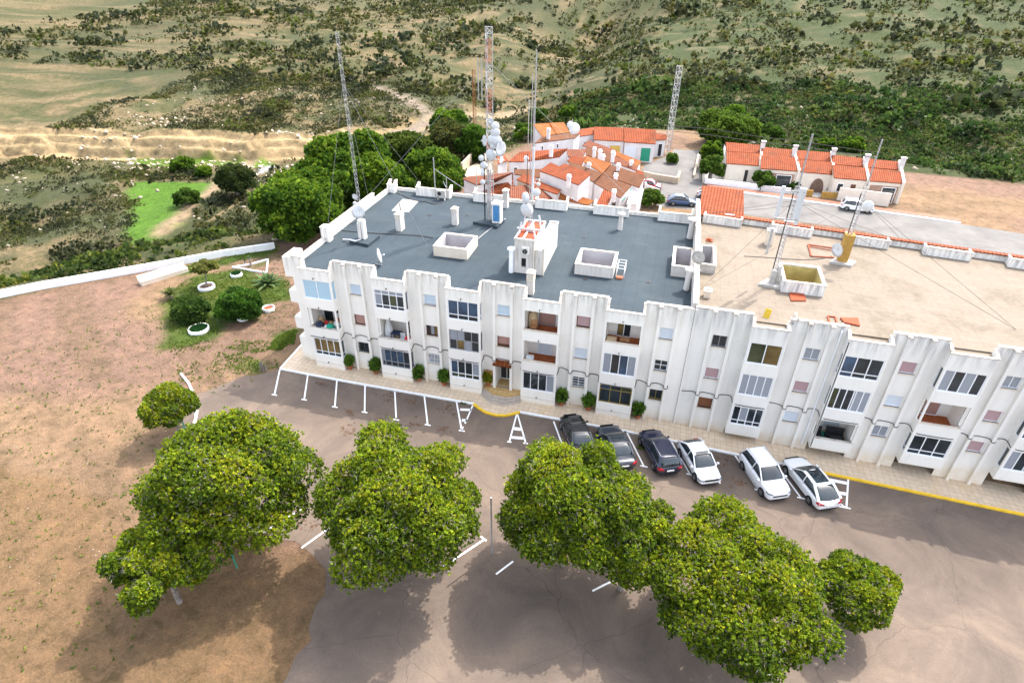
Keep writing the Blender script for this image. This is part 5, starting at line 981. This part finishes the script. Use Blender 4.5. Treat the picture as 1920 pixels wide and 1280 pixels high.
# ================================================================ CARS
def ringloft(mb,st,m=0,close=True):
    R=[]
    for x,half in st:
        pts=[(x,y,z) for y,z in half]; R.append([np.array(p,float) for p in pts]+[np.array((x,-y,z),float) for (x,y,z) in pts[::-1] if y>1e-6])
    n=len(R[0])
    for a,b in zip(R,R[1:]):
        for k in range(n):
            j=(k+1)%n; mb.face([a[k],b[k],b[j],a[j]],m)
    if close: mb.face(R[0],m); mb.face(R[-1][::-1],m)
def make_car(label,paint_,near,L=4.4,Wd=1.8,H=1.45,style='hatch',front_near=True,sun=None,group='cars parked along the kerb',dv=DV,name='parked_car'):
    d=np.array(dv)/np.linalg.norm(dv); c=np.array(near[:2])-d*L/2; hd=math.atan2(d[1],d[0])+(0 if front_near else math.pi)
    zc=gz(*c); f=gz(*(c+d))-gz(*(c-d)); t=thing(name,label,'car',(0,0,0),group); l=L/2; w=Wd/2; be=H*.60
    def half(zt,hw,zl,cr=.03,sh=.06): return [(0,zt+cr),(hw*.55,zt+cr*.7),(hw*.88,zt-sh*.3),(hw*.99,zt-sh*1.6),(hw*1.0,(zt+zl)/2),(hw*.98,zl+.10),(hw*.88,zl),(0,zl)]
    hood={'hatch':be-.06,'suv':be+.02,'sedan':be-.08,'wagon':be-.06}[style]; tail={'hatch':be+.02,'suv':be+.06,'sedan':be-.0,'wagon':be+.02}[style]
    B=[(-l,half(tail-.30,w*.78,.34)),(-l+.05,half(tail-.14,w*.88,.26)),(-l+.16,half(tail-.03,w*.95,.22)),(-l*.72,half(tail,w,.20)),(-l*.3,half(be,w,.19)),(l*.15,half(be-.01,w,.19)),(l*.42,half(be-.03,w*.995,.19)),(l*.55,half(hood+.01,w*.99,.20)),(l*.80,half(hood-.07,w*.96,.20)),(l*.93,half(hood-.16,w*.90,.22)),(l-.04,half(hood-.28,w*.78,.25)),(l,half(hood-.38,w*.62,.32))]
    mb=MB(); ringloft(mb,B); bo=mb.build('body',paint_,t,smooth=True); sd=bo.modifiers.new('s','SUBSURF'); sd.levels=sd.render_levels=2
    rb={'hatch':(-l*.94,-l*.50),'suv':(-l*.95,-l*.76),'sedan':(-l*.70,-l*.34),'wagon':(-l*.96,-l*.74)}[style]; fr=(l*.13,l*.50); wt=w*.72
    def gh(zt,hb,ht,zb): return [(0,zt+.02),(ht*.7,zt+.012),(ht,zt-.05),((hb+ht)/2+.01,(zt+zb)/2),(hb,zb),(0,zb)]
    def ghs(o,zo): 
        return [(rb[0]-o,gh(be+.02,w*.86,w*.80,be-.12)),(rb[0]+(rb[1]-rb[0])*.55-o*.5,gh(be+(H-be)*.68,w*.93,w*.80,be-.1)),(rb[1],gh(H-.035,w*.94,wt,be-.1)),(-l*.1,gh(H,w*.95,wt,be-.1)),(fr[0]-.12,gh(H-.035,w*.94,wt,be-.1)),((fr[0]+fr[1])/2,gh(be+(H-be)*.52,w*.92,w*.82,be-.12)),(fr[1],gh(be-.02,w*.88,w*.84,be-.16))]
    mb=MB(); ringloft(mb,ghs(0,0)); go=mb.build('windows','car_glass',t,smooth=True); sd=go.modifiers.new('s','SUBSURF'); sd.levels=sd.render_levels=2
    # roof skin
    mb=MB(); xs=[rb[1]-.10,rb[1]+.05,-l*.1,fr[0]-.16,fr[0]-.02]; hs=[H-.075,H-.02,H+.012,H-.018,H-.075]
    ringloft(mb,[(x,[(0,h+.022),(wt*.7,h+.014),(wt*.98,h-.03),(wt*1.05,h-.07),(wt*.9,h-.09),(0,h-.09)]) for x,h in zip(xs,hs)]); ro=mb.build('roof',paint_,t,smooth=True); sd=ro.modifiers.new('s','SUBSURF'); sd.levels=sd.render_levels=2
    if sun:
        x0,x1=sun; mb=MB(); N_=6
        for i in range(N_):
            a=x0+(x1-x0)*i/N_; b=x0+(x1-x0)*(i+1)/N_; hz=lambda x:np.interp(x,xs,hs)+.034
            mb.face([(a,-wt*.72,hz(a)-.012),(b,-wt*.72,hz(b)-.012),(b,wt*.72,hz(b)-.012),(a,wt*.72,hz(a)-.012)]); 
        mb.build('sunroof','car_glass',ro)
    for s in (-1,1):
        mb=MB(); mb.bar((fr[0]-.10,s*wt*1.0,H-.05),(fr[1]-.04,s*w*.90,be-.02),.075,.05); mb.build('pillar',paint_,t); mb=MB(); mb.bar((rb[1]+.02,s*wt*1.0,H-.05),(rb[0]+.06,s*w*.88,be+.02),.17 if style!='sedan' else .12,.07)
        mb.build('pillar',paint_,t); mb=MB(); mb.bar((-l*.12,s*(wt+.03),H-.06),(-l*.14,s*w*.965,be-.02),.06,.04); mb.build('pillar',paint_,t)
    if style in('wagon','suv'):
        mb=MB(); [mb.tube([(rb[1]+.05,s*wt*.92,H+.0),(rb[1]+.15,s*wt*.95,H+.05),(fr[0]-.35,s*wt*.95,H+.05),(fr[0]-.25,s*wt*.92,H+.0)],.02,6) for s in (-1,1)]; mb.build('roof_rail','steel',t)
    for wx in (-l*.60,l*.62):
        for s in (-1,1):
            mb=MB(); mb.lathe((wx,s*(w-.20),.33),[(.37,0),(.37,.17),(.30,.21),(.01,.21)],20,0,axis=(0,s,0)); mb.build('wheel_arch','black_plastic',t)
            mb=MB(); mb.lathe((wx,s*(w-.17),.32),[(.2,0),(.315,.02),(.325,.17),(.29,.215),(.21,.21)],20,0,axis=(0,s,0)); wo=mb.build('wheel','tyre',t,smooth=True)
            mb=MB(); mb.lathe((wx,s*(w-.17),.32),[(.215,.19),(.19,.205),(.18,.16),(.05,.19),(.01,.2)],20,0,axis=(0,s,0))
            for k in range(5): a=k*1.257; p0=np.array((wx,s*(w+.035),.32)); mb.bar(p0,p0+[.19*math.cos(a),0,.19*math.sin(a)],.045,.02,up=(0,1,0))
            mb.build('rim','rim',wo)
    for s in (-1,1):
        mb=MB(); mb.lathe((fr[1]-.22,s*(w+.10),be+.04),[(.01,-.10),(.075,-.07),(.09,.0),(.06,.07),(.01,.09)],10,0,axis=(0,s,0)); mb.bar((fr[1]-.22,s*(w-.06),be-.02),(fr[1]-.22,s*(w+.06),be+.02),.05); mb.build('mirror',paint_,t,smooth=False)
        mb=MB(); hz=hood-.155; ringp=[(l*.97,s*w*.56,hz-.08),(l*.90,s*w*.86,hz-.03),(l*.80,s*w*.955,hz+.02),(l*.81,s*w*.975,hz-.07),(l*.92,s*w*.90,hz-.15),(l*.985,s*w*.60,hz-.17)]; ringp=[np.array(p)+[.015,s*.015,.02] for p in ringp]; mb.face(ringp,0,s>0); mb.face(ringp,0,s<0); mb.build('headlight','lamp_clear',t)
        mb=MB(); zt=tail-.05; ringp=[(-l*1.0,s*w*.50,zt-.20),(-l*.995,s*w*.52,zt-.08),(-l*.955,s*w*.86,zt-.03),(-l*.86,s*w*.985,zt-.03),(-l*.87,s*w*1.0,zt-.16),(-l*.96,s*w*.90,zt-.22)]; ringp=[np.array(p)+[-.035,s*.015,0.01] for p in ringp]; mb.face(ringp,0,s>0); mb.face(ringp,0,s<0); mb.build('taillight','lamp_red',t)
    mb=MB(); mb.box(l-.03,l+.012,-.26,.26,.40,.51); mb.build('number_plate','plate',t); mb=MB(); mb.box(-l-.02,-l+.03,-.26,.26,tail-.38,tail-.27); mb.build('number_plate','plate',t)
    mb=MB(); mb.box(l-.06,l+.006,-w*.56,w*.56,.53,.65); mb.box(l-.12,l-.0,-w*.62,w*.62,.24,.34); mb.build('grille','black_plastic',t); mb=MB(); mb.box(-l-.008,-l+.10,-w*.62,w*.62,.26,.36); mb.build('bumper_trim','black_plastic',t)
    t.location=(c[0],c[1],zc+.02); t.rotation_euler=(0,0,hd); WL[t.name]=np.array([c[0],c[1],zc]); return t
E5=lambda x,y:onz(x,y,gz(*onz(x,y,0)[:2])+.28)
cars=[('black saloon half hidden behind the widest pine, leftmost in the row','car_black',None,4.5,1.8,1.43,'sedan',False,None),
('dark grey saloon with glass roof panel, second from the left','car_grey',(1172,879),4.35,1.82,1.42,'sedan',False,(-.45,.15)),
('navy estate car seen from behind, third in the row','car_navy',(1256,889),4.25,1.82,1.46,'wagon',False,None),
('white compact car facing the road with a dark sunroof strip','car_white',(1333,908),4.05,1.78,1.42,'hatch',True,(.02,.26)),
('white sports utility car facing the road, behind a white bay line','car_white',(1461,937),4.2,1.86,1.62,'suv',True,None),
('pearl white hatchback with long black glass roof seen from behind','car_pearl',(1554,955),4.6,1.85,1.5,'hatch',False,(-1.05,.25))]
for i,(lab,pt,np_,L,Wd,Hh,st,fn,sn) in enumerate(cars):
    near=E5(*np_) if np_ else E5(1170,877)+np.array([-2.75,.25,0])
    make_car(lab,pt,near,L,Wd,Hh,st,fn,sn)
u=onz(1302,382,.3); make_car('blue car parked on the village street behind the rear parapet','car_blue',(u[0]+.3,u[1]+.2),4.2,1.75,1.45,'hatch',True,None,'cars in the village street',(1.,.12))
u=onz(1233,352,.3); make_car('small red car parked beside the curving yard wall','car_red',(u[0]+.6,u[1]),3.2,1.6,1.4,'hatch',True,None,'cars in the village street',(1,-.1))
u=onz(1606,392,.3); make_car('white car on the street at the far right by the cream wall','car_white',(u[0]+2.2,u[1]),4.3,1.8,1.5,'suv',True,None,'cars in the village street',(1.,-.16))
u=onz(1355,371,.3); make_car('silver car mostly hidden behind the tiled stair head','car_silver',(u[0]+.5,u[1]),4.2,1.75,1.42,'hatch',True,None,'cars in the village street',(1.,-.16))
# ================================================================ MASTS, DISHES, ROOF CLUTTER
def lattice(mb,x,y,z0,z1,w,n,r=.022,m=0,bands=None):
    c=[np.array([x+w*math.cos(a),y+w*math.sin(a),0]) for a in (.5,2.6,4.7)]; dz=(z1-z0)/n
    for q in c: mb.tube([q+[0,0,z0],q+[0,0,z1]],r,5,m)
    for k in range(n):
        za,zb=z0+k*dz,z0+(k+1)*dz; mm=m if not bands or (k//4)%2==0 else bands
        for i in range(3): j=(i+1)%3; p,q=(c[i],c[j]) if k%2 else (c[j],c[i]); mb.bar(p+[0,0,za],q+[0,0,zb],r*.9,r*.9,mm); mb.bar(c[i]+[0,0,zb],c[j]+[0,0,zb],r*.9,r*.9,mm)
def dish(root,x,y,z,r,ax,mat='dish_white',drum=False,arm=None):
    ax=np.array(ax,float); ax/=np.linalg.norm(ax); m=MB(); c=np.array([x,y,z])
    if drum: m.lathe(c,[(.01,-.02),(r*.7,.0),(r*.98,.02),(r,.05),(r,.32*r+.1),(r*.9,.32*r+.16),(.01,.32*r+.18)],20,0,axis=ax)
    else: m.lathe(c,[(.01,0),(r*.5,.06*r),(r,.28*r),(r*1.01,.30*r),(r*.5,.08*r+.015),(.01,.015)],20,0,axis=ax); m.tube([c,c+ax*r*.9],.02,5); m.lathe(c+ax*r*.85,[(.01,-.08),(.06,-.05),(.06,.05),(.01,.06)],8,0,axis=ax)
    if arm is not None: m.tube([c,np.array(arm,float)],.03,5)
    return m.build('dish',mat,root,smooth=True)
def guy(root,a,b,mat='cable_grey',r=.012): m=MB(); m.tube([a,b],r,4); return m.build('guy_wire',mat,root)
CAMT=lambda x,y:np.array([0-x,0-y])/np.hypot(x,y)
# left mast
t=thing('lattice_mast','slim guyed lattice mast at the left side of the felt roof','mast',(-24.9,44.6,9.15)); m=MB()
m.hexa([(-25.85,43.85),(-23.9,43.5),(-23.8,45.6),(-25.75,45.05)],9.14,9.4); m.build('base','roof_felt',t)
m=MB(); m.box(-25.15,-24.95,44.4,44.85,9.4,11.1); m.box(-24.85,-24.62,44.4,44.85,9.4,11.1); m.box(-25.3,-25.16,44.5,44.7,9.4,10.8); m.build('plinth','stucco',t)
m=MB(); lattice(m,-24.9,44.62,9.6,25.5,.15,44,.014); m.build('mast','steel',t); dish(t,-25.0,44.4,13.2,.28,(-.2,-1,-.1)); dish(t,-25.1,44.5,12.6,.16,(-.6,-1,0),drum=True)
for e in ((-28,44.3,10.3),(-27.9,52,10.2),(-18.5,43.5,10),(-24,56.7,10)): guy(t,(-24.9,44.6,22),e); 
m=MB(); m.tube([(-26.6,44.1,9.3),(-25.8,43.9,9.45),(-25.1,43.7,9.5)],.06); m.tube([(-25.9,43.9,9.45),(-25.2,43.6,9.5),(-24.9,44.1,9.5)],.05); m.build('bracket','dish_white',t)
# dish mast
x,y=-15.55,51.9; t=thing('lattice_mast','stout central mast hung with many round white dishes','mast',(x,y,9.15)); m=MB(); m.hexa([(-16.9,50.9),(-14.4,50.4),(-14.2,52.2),(-16.5,52.6)],9.14,9.4); m.build('base','roof_felt',t)
m=MB(); lattice(m,x,y,9.4,25.5,.34,34,.035,0,1); [m.tube([(x+dx,y-.3,9.5),(x+dx,y-.3,14.2)],.05,6) for dx in (-.12,.05,.2)]; m.tube([(x-.42,y-.2,9.4),(x-.42,y-.2,15.5)],.06,6,2); m.build('mast',['steel','mast_red','black_plastic'],t)
for px_,py_,r,ax,dr in ((922,289,.56,(-.15,-1,-.1),True),(925,273,.32,(.1,-1,-.1),True),(924,262,.52,(.05,-1,-.1),True),(932,263,.45,(.5,-1,0),True),(929,248,.46,(.2,-1,-.1),True),(928,236,.4,(.5,-.8,0),True),(936,279,.75,(1,-.5,0),False),(911,264,.55,(-.8,-.7,.1),False),(904,296,.3,(-.4,-1,0),True),(908,309,.34,(-.3,-1,0),True),(907,323,.4,(-.9,-.3,0),True),(906,341,.26,(-.1,-1,0),True),(938,300,.42,(1,-.2,0),False),(921,228,.35,(-.3,-1,0),False)):
    q=ony(px_,py_,y-.5); dish(t,q[0],q[1],q[2],r*.86,ax,drum=dr,arm=(x,y,q[2]-.1))
m=MB(); m.box(x-.5,x+.5,y-.42,y-.34,13.1,13.2); m.tube([(x-1.1,y-.4,12),(x-1.1,y-.4,14.2)],.04); [m.tube([(x+s,y-.3,20),(x+s,y-.3,23.2)],.05) for s in (-.8,-.5)]; m.build('antenna_rod','steel',t)
t=thing('equipment_cabinet','white cabinet with a blue door at the foot of the dish mast','cabinet',(-14.75,51.4,9.4)); m=MB(); m.box(-15.1,-14.3,51.1,51.9,9.4,11.2); m.box(-15.16,-14.24,51.04,51.96,11.2,11.28); m.build('cabinet','stucco',t); m=MB(); m.box(-15.0,-14.42,51.05,51.098,9.6,11.1); m.build('door','blue_panel',t)
for e in ((-27.9,51,10.2),(-2,57,10),(-17.5,57,10)): guy(WL and sc.objects[[o.name for o in sc.objects if o.get('label','').startswith('stout')][0]],(x,y,23),e)
# mast on the lift house
x,y=-9.95,44.3; t=thing('lattice_mast','thin mast rising from the red-topped lift house','mast',(x,y,11.93)); m=MB(); m.box(x-.25,x+.25,y-.25,y+.25,11.93,12.2); lattice(m,x,y,12.2,15,.16,9,.02); m.tube([(x+.1,y,14.5),(x+.1,y,18.5)],.10,8,1); m.tube([(x+.1,y,18.5),(x+.1,y,25)],.045,6,0); m.tube([(x-.35,y,12),(x-.35,y,18)],.03,5,2); m.tube([(x-.12,y,15),(x-.12,y,23.5)],.03,5,0); m.build('mast',['steel','dish_white','black_plastic'],t)
for px_,py_,r,ax in ((990,392,.52,(-.4,-1,-.1)),(989,371,.44,(-1,-.7,0)),(1005,360,.3,(.6,-1,0)),(1010,345,.14,(.1,-1,0))):
    q=ony(px_,py_,y-.35); dish(t,q[0],q[1],q[2],r,ax,drum=True,arm=(x,y,q[2]))
for s,yy in ((-.75,44.9),(.75,44.9),(-.7,43.2),(.7,43.0)): m=MB(); m.bar((x+s*1.0,yy,11.95),(x+s*.7,yy+.15,13.0),.16,.10); m.build('cable_duct','dish_white',t)
m=MB(); m.bar((x-1.0,44.1,12.15),(x+1.0,44.1,12.15),.18,.12); m.build('crossbar','steel',t)
# right roof masts
for (x,y,lab,zt,k) in ((8.75,44.5,'leaning-looking slim mast beside the ochre roof well','s',0),(14.55,50.1,'mast with a tall ochre plinth near the right rear parapet','s',1)):
    t=thing('lattice_mast',lab,'mast',(x,y,9.75)); m=MB(); m.hexa([(x-1.0,y-.5),(x+.6,y-.8),(x+1.1,y+.1),(x-.3,y+.6)],9.75,9.95); m.build('base','concrete',t)
    m=MB(); 
    if k: m.box(x-.35,x+.35,y-.35,y+.35,9.95,12.2)
    else: m.box(x-.25,x+.1,y-.3,y+.1,9.95,11.0); m.box(x+.15,x+.4,y-.1,y+.2,9.95,11.3)
    m.build('plinth','orange_wall' if k else 'concrete',t)
    m=MB(); top=20.8 if not k else 19.5; lattice(m,x,y,9.95,top-3.5,.17,24,.02,0); m.tube([(x-.2,y,9.95),(x-.2,y,top-4)],.035,5,1); lattice(m,x+.02,y,top-3.5,top,.05,8,.02); m.build('mast',['steel','black_plastic'],t)
    if not k:
        m=MB(); [m.box(x+dx-.11,x+dx+.11,y-.35,y-.15,15.1,17.3) for dx in (-.95,.2)]; m.box(x+.35,x+.6,y-.1,y+.1,14.6,17.2); m.build('antenna_panel','dish_white',t); m=MB(); m.bar((x-1.0,y-.2,15),(x+.5,y-.2,15),.07); m.bar((x-1.0,y-.2,17),(x+.5,y-.2,17),.05); m.tube([(x-.95,y-.2,12.2),(x-.95,y-.2,14.2)],.08); m.build('bracket','steel',t)
    else: dish(t,x-.6,y-.5,11.0,.55,(-.9,-.6,0),arm=(x,y,11)); dish(t,x+.3,y-.6,14.8,.4,(.1,-1,0),drum=True,arm=(x,y,14.8))
    for e in ((3.4,40.5,10.6),(4,56,10.5),(24,42,9.8),(20,54,10.4)): guy(t,(x,y,top-4.5),e,'cable')
# village mast, far mast
q=onz(1250,290,0); t=thing('lattice_mast','lattice mast standing behind the garage row','mast',(q[0],q[1],0)); m=MB(); lattice(m,q[0],q[1],0,14.5,.55,16,.05); m.build('mast','steel',t)
p=onter(890,250); t=thing('lattice_mast','distant brownish lattice mast left of the dish mast','mast',p); m=MB(); lattice(m,p[0],p[1],p[2],p[2]+16,.5,16,.06); m.build('mast','rust',t)
q=onz(990,275,0); t=thing('street_pole','pair of thin wire poles left of the upper gable','pole',(q[0],q[1],0)); m=MB(); m.tube([(q[0],q[1],0),(q[0],q[1],8)],.08); m.tube([(q[0]+.9,q[1],0),(q[0]+.9,q[1],8)],.05); m.bar((q[0],q[1],7),(q[0]+.9,q[1],7),.06); m.build('pole','concrete',t)
for j,(pp,lab) in enumerate(((((1262,236),(1335,242),(1420,256),(1520,268),(1640,286)),'upper power line sagging across the trees behind the villas'),(((1262,246),(1335,254),(1420,266),(1520,277),(1640,296)),'lower power line just above the villa ridge'))):
    m=MB(); m.tube([onz(*p,6.5) for p in pp],.04,4); o=m.build('power_line','cable',loc=onz(*pp[0],6.5)); tags(o,lab,'power line','power lines behind the villas')
# rear pole with antenna, dishes, air conditioners
x,y=-17.6,56.4; q=onz(817,371,9.2); x,y=q[0],q[1]; t=thing('antenna_pole','thin aerial pole with a stay at the rear parapet','antenna',(x,y,9.15)); m=MB(); m.tube([(x,y,9.15),(x,y,13.3)],.05,6); m.tube([(x+1.25,y,9.15),(x+1.25,y,11.4)],.035,6); m.tube([(x,y,12.2),(x+3.8,y+.8,9.6)],.03,5); m.tube([(x+.9,y,11.0),(x+1.25,y-.2,10.5)],.03); m.build('pole','steel',t)
t=thing('air_conditioner','boxy outdoor unit on legs at the rear parapet','air conditioner',(x+.75,y-.35,9.15)); m=MB(); m.box(x+.3,x+1.2,y-.5,y-.15,9.55,10.2); [m.box(x+a,x+a+.06,y-.5,y-.2,9.16,9.55) for a in (.35,1.08)]; m.build('casing','concrete',t); m=MB(); m.lathe((x+.6,y-.505,9.87),[(.2,0),(.2,.02),(.01,.03)],14,axis=(0,-1,0)); m.build('fan','black_plastic',t)
def roofdish(lab,x,y,z,r,ax,mat='dish_white',h=.7): t=thing('satellite_dish',lab,'satellite dish',(x,y,z),'loose satellite dishes on the roofs'); m=MB(); m.tube([(x,y,z),(x,y,z+h)],.035,6); m.bar((x-.3,y,z+.03),(x+.3,y,z+.03),.06); m.build('stand','steel',t); dish(t,x,y,z+h,r,ax,mat); return t
roofdish('upright oval dish on the felt roof near the second bay',-21.6,40.6,9.15,.62,(1,.42,.25),h=.75); roofdish('dish with a black ring against the left parapet',-27.3,48.6,9.15,.6,(.5,-1,.3),h=.9)
roofdish('grey dish standing on the party wall in front of the split roof well',3.16,43.6,10.6,.52,(-.6,-1,.1),'concrete',1.1); roofdish('small dish on the mid front edge of the cream roof',9.45,38.55,9.75,.42,(.9,-.5,.2),'concrete',.6)
q=onz(1322,405,10.3)
for j,(px_,py_,z,lab) in enumerate(((1366,412,9.8,'outdoor unit under the tiled stair head on the cream roof'),(1476,425,9.8,'outdoor unit on the rear parapet with a round fan'))):
    q=onz(px_,py_,z); t=thing('air_conditioner',lab,'air conditioner',(q[0],q[1],z)); m=MB(); m.box(q[0]-.42,q[0]+.42,q[1]-.35,q[1]-.05,z,z+.62); m.build('casing','dish_white',t); m=MB(); m.lathe((q[0]-.1,q[1]-.352,z+.31),[(.24,0),(.24,.02),(.01,.03)],14,axis=(0,-1,0)); m.build('fan','alu_grey',t)
q=onz(1434,604,9.5); t=thing('plastic_board','bright yellow plastic board leaning on the front edge of the cream roof','board',(q[0],q[1],9.4)); m=MB(); m.bar((q[0]-.05,q[1],9.4),(q[0]+.15,q[1]+.5,10.3),.42,.08); m.build('board','yellow_plastic',t,bevel=.03)
def roofflat(name,lab,cat,pxs,z,h,mat):
    P_=[onz(*p,z) for p in pxs]; m=MB(); m.hexa([p[:2] for p in P_],z,z+h); o=m.build(name,mat,loc=(*P_[0][:2],z)); tags(o,lab,cat); return o
roofflat('metal_sheet','red metal sheet lying in front of the ochre roof well','sheet',[(1483,565),(1511,565),(1507,550),(1479,550)],9.76,.08,'red_oxide')
roofflat('roof_hatch','red flat hatch at the right front edge of the cream roof','hatch',[(1582,606),(1612,612),(1608,598),(1575,597)],9.76,.1,'red_oxide')
m=MB(); P_=[onz(*p,9.82) for p in ((1515,458),(1571,466),(1571,483),(1521,480),(1515,458))]; [m.bar(a,b,.10,.06) for a,b in zip(P_,P_[1:])]; P2_=[onz(*p,9.82) for p in ((1517,462),(1570,471))]; m.bar(*P2_,.06); o=m.build('scrap_metal','red_oxide',loc=P_[0]); tags(o,'red metal frame lying on the cream roof beside the ochre plinth','frame')
m=MB(); P_=[onz(*p,9.80) for p in ((1557,610),(1552,592),(1566,594),(1572,615))]; [m.bar(a,b,.10,.06) for a,b in zip(P_,P_[1:])]; o=m.build('scrap_metal','red_oxide',loc=P_[0]); tags(o,'open red hoop frame at the front edge of the cream roof','frame')
q=onz(1210,490,9.2) ; t=thing('metal_ladder_stand','small white metal frame beside the middle roof well','stand',(-2.4,44.2,9.15)); m=MB()
for dx in (0,.6):
    for dy in (0,1.6): m.tube([(-2.8+dx,43.7+dy,9.15),(-2.8+dx,43.7+dy,9.95)],.03,5)
for dy in (0,.55,1.1,1.6): m.bar((-2.8,43.7+dy,9.93),(-2.2,43.7+dy,9.93),.04)
for dx in (0,.6): m.bar((-2.8+dx,43.7,9.93),(-2.8+dx,45.3,9.93),.04); m.bar((-2.8+dx,43.7,9.4),(-2.8+dx,45.3,9.4),.04)
m.build('frame','dish_white',t); m=MB(); m.box(-2.75,-2.25,43.35,43.75,9.16,9.3); m.build('blocks','terracotta_pot',t)
for j,(pl,lab) in enumerate(((((744,362),(760,368),(775,376),(800,378),(815,384),(830,378)),'dark cable curving across the rear of the felt roof'),((( 640,432),(680,436),(720,438),(760,440),(790,442),(812,446)),'line of cables from the left parapet to the first roof well'),(((948,410),(926,424),(905,440),(896,448)),'bluish hose running from the dish mast to the first roof well'),(((1395,480),(1430,482),(1480,486),(1530,487),(1560,480)),'thin cable sagging across the cream roof'))):
    z=9.19 if j<3 else 9.79; m=MB(); m.tube(chaikin([onz(*p,z) for p in pl]),.04 if j!=3 else .025,5); o=m.build('roof_cable','cable' if j!=2 else 'cable_grey',loc=onz(*pl[0],z)); tags(o,lab,'cable','cables on the roofs')
# ---- things on the balconies
def item(name,lab,cat,x,y,z,fn,mat,group=None): t=thing(name,lab,cat,(x,y,z),group); m=MB(); fn(m,x,y,z); m.build({'chair':'seat','table':'tabletop'}.get(cat,'body'),mat,t,bevel=.01); return t
def chair_(m,x,y,z,w=.45,f=-1):
    m.box(x-w/2,x+w/2,y-w/2,y+w/2,z+.4,z+.45); m.box(x-w/2,x+w/2,y+w/2-.05,y+w/2,z+.45,z+.9); [m.box(x+a,x+a+.04,y+b,y+b+.04,z,z+.4) for a in (-w/2,w/2-.04) for b in (-w/2,w/2-.04)]
def table_(m,x,y,z,w=.8,d=.6,h=.7): m.box(x-w/2,x+w/2,y-d/2,y+d/2,z+h,z+h+.05); [m.box(x+a,x+a+.05,y+b,y+b+.05,z,z+h) for a in (-w/2,w/2-.05) for b in (-d/2,d/2-.05)]
def sack(r): 
    def f(m,x,y,z): m.lathe((x,y,z),[(.01,0),(r,.05),(r*1.1,r*.6),(r*.7,r*1.3),(.02,r*1.6)],10)
    return f
bz=4.12-.6
r=random.Random(9); jk=[('navy bundle','navy_cloth',-26.3,.32),('red and white bag','red_cloth',-25.95,.2),('orange striped cushion','orange_cloth',-25.15,.25),('green tub','green_cloth',-25.35,.28),('white sack','dish_white',-25.0,.27),('tan cardboard pile','tan_card',-26.75,.22),('white carton','dish_white',-25.7,.16),('brown upright bundle','wood',-25.5,.22)]
for i,(lab,mt,x,s) in enumerate(jk): item('stored_item',lab+' among the clutter on the first bay balcony','household item',x,38.0+.5*(i%3),bz+.55,lambda m,x_,y_,z_,s=s: (m.box(x_-.3,x_+.3,y_-.2,y_+.25,z_-.55,z_),sack(s)(m,x_,y_,z_)),mt,'clutter on the first bay balcony')
item('patio_table','dark table on the second bay balcony','table',-19.6,38.5,bz,lambda m,x,y,z:table_(m,x,y,z,.8,.6,.75),'navy_cloth'); item('folded_parasol','grey draped parasol in the left corner of the second bay balcony','parasol',-20.35,38.7,bz,lambda m,x,y,z:m.lathe((x,y,z),[(.4,0),(.35,.9),(.2,1.5),(.03,2.0)],9),'dish_white')
item('patio_chair','white chair on the second bay balcony','chair',-19.0,38.2,bz,chair_,'dish_white'); item('laundry_pile','red and white laundry pile at the right end of the second bay balcony','laundry',-18.5,38.1,bz+.5,lambda m,x,y,z:(m.box(x-.2,x+.2,y-.2,y+.3,z-.5,z),sack(.22)(m,x,y,z)),'red_cloth')
b2=6.88-.6
item('patio_chair','wooden armchair on the top terracotta balcony of the fourth bay','chair',-8.2,38.6,b2,chair_,'wood'); item('wooden_counter','pale arched wooden counter on the top fourth bay balcony','counter',-8.35,39.1,b2,lambda m,x,y,z:(m.box(x-.3,x+.35,y-.15,y+.2,z,z+.9),m.lathe((x,y,z+.9),[(.34,0),(.3,.35),(.1,.6),(.01,.65)],10)),'tan_card')
item('storage_box','tan box with a round cushion on the top fifth bay balcony','box',-2.2,38.3,b2,lambda m,x,y,z:(m.box(x-.4,x+.3,y-.3,y+.3,z,z+.6),),'tan_card'); item('patio_table','low table on the top fifth bay balcony','table',-1.3,38.6,b2,lambda m,x,y,z:table_(m,x,y,z,.7,.5,.45),'wood')
item('storage_box','white box on the middle fourth bay balcony','box',-8.3,38.1,bz,lambda m,x,y,z:m.box(x-.25,x+.3,y-.2,y+.2,z,z+.8),'dish_white')
b0=1.38-.6
item('patio_sofa','black sofa on the ground balcony of the second block','sofa',14.6,38.7,b0,lambda m,x,y,z:(m.box(x-.6,x+.6,y-.3,y+.3,z,z+.4),m.box(x-.6,x+.6,y+.15,y+.35,z+.4,z+.85)),'black_plastic'); item('patio_table','black glass table on the ground balcony of the second block','table',14.5,38.05,b0,lambda m,x,y,z:table_(m,x,y,z,.8,.45,.6),'black_plastic'); item('patio_chair','black armchair at the left end of the ground balcony','chair',13.35,38.5,b0,lambda m,x,y,z:chair_(m,x,y,z,.6),'black_plastic')
m=MB(); m.face([(13.1,37.9,b0+.01),(15.4,37.9,b0+.01),(15.4,39.4,b0+.01),(13.1,39.4,b0+.01)]); o=m.build('artificial_turf','green_post',loc=(14,38.6,b0)); tags(o,'dark green turf mat on the ground balcony of the second block','mat')
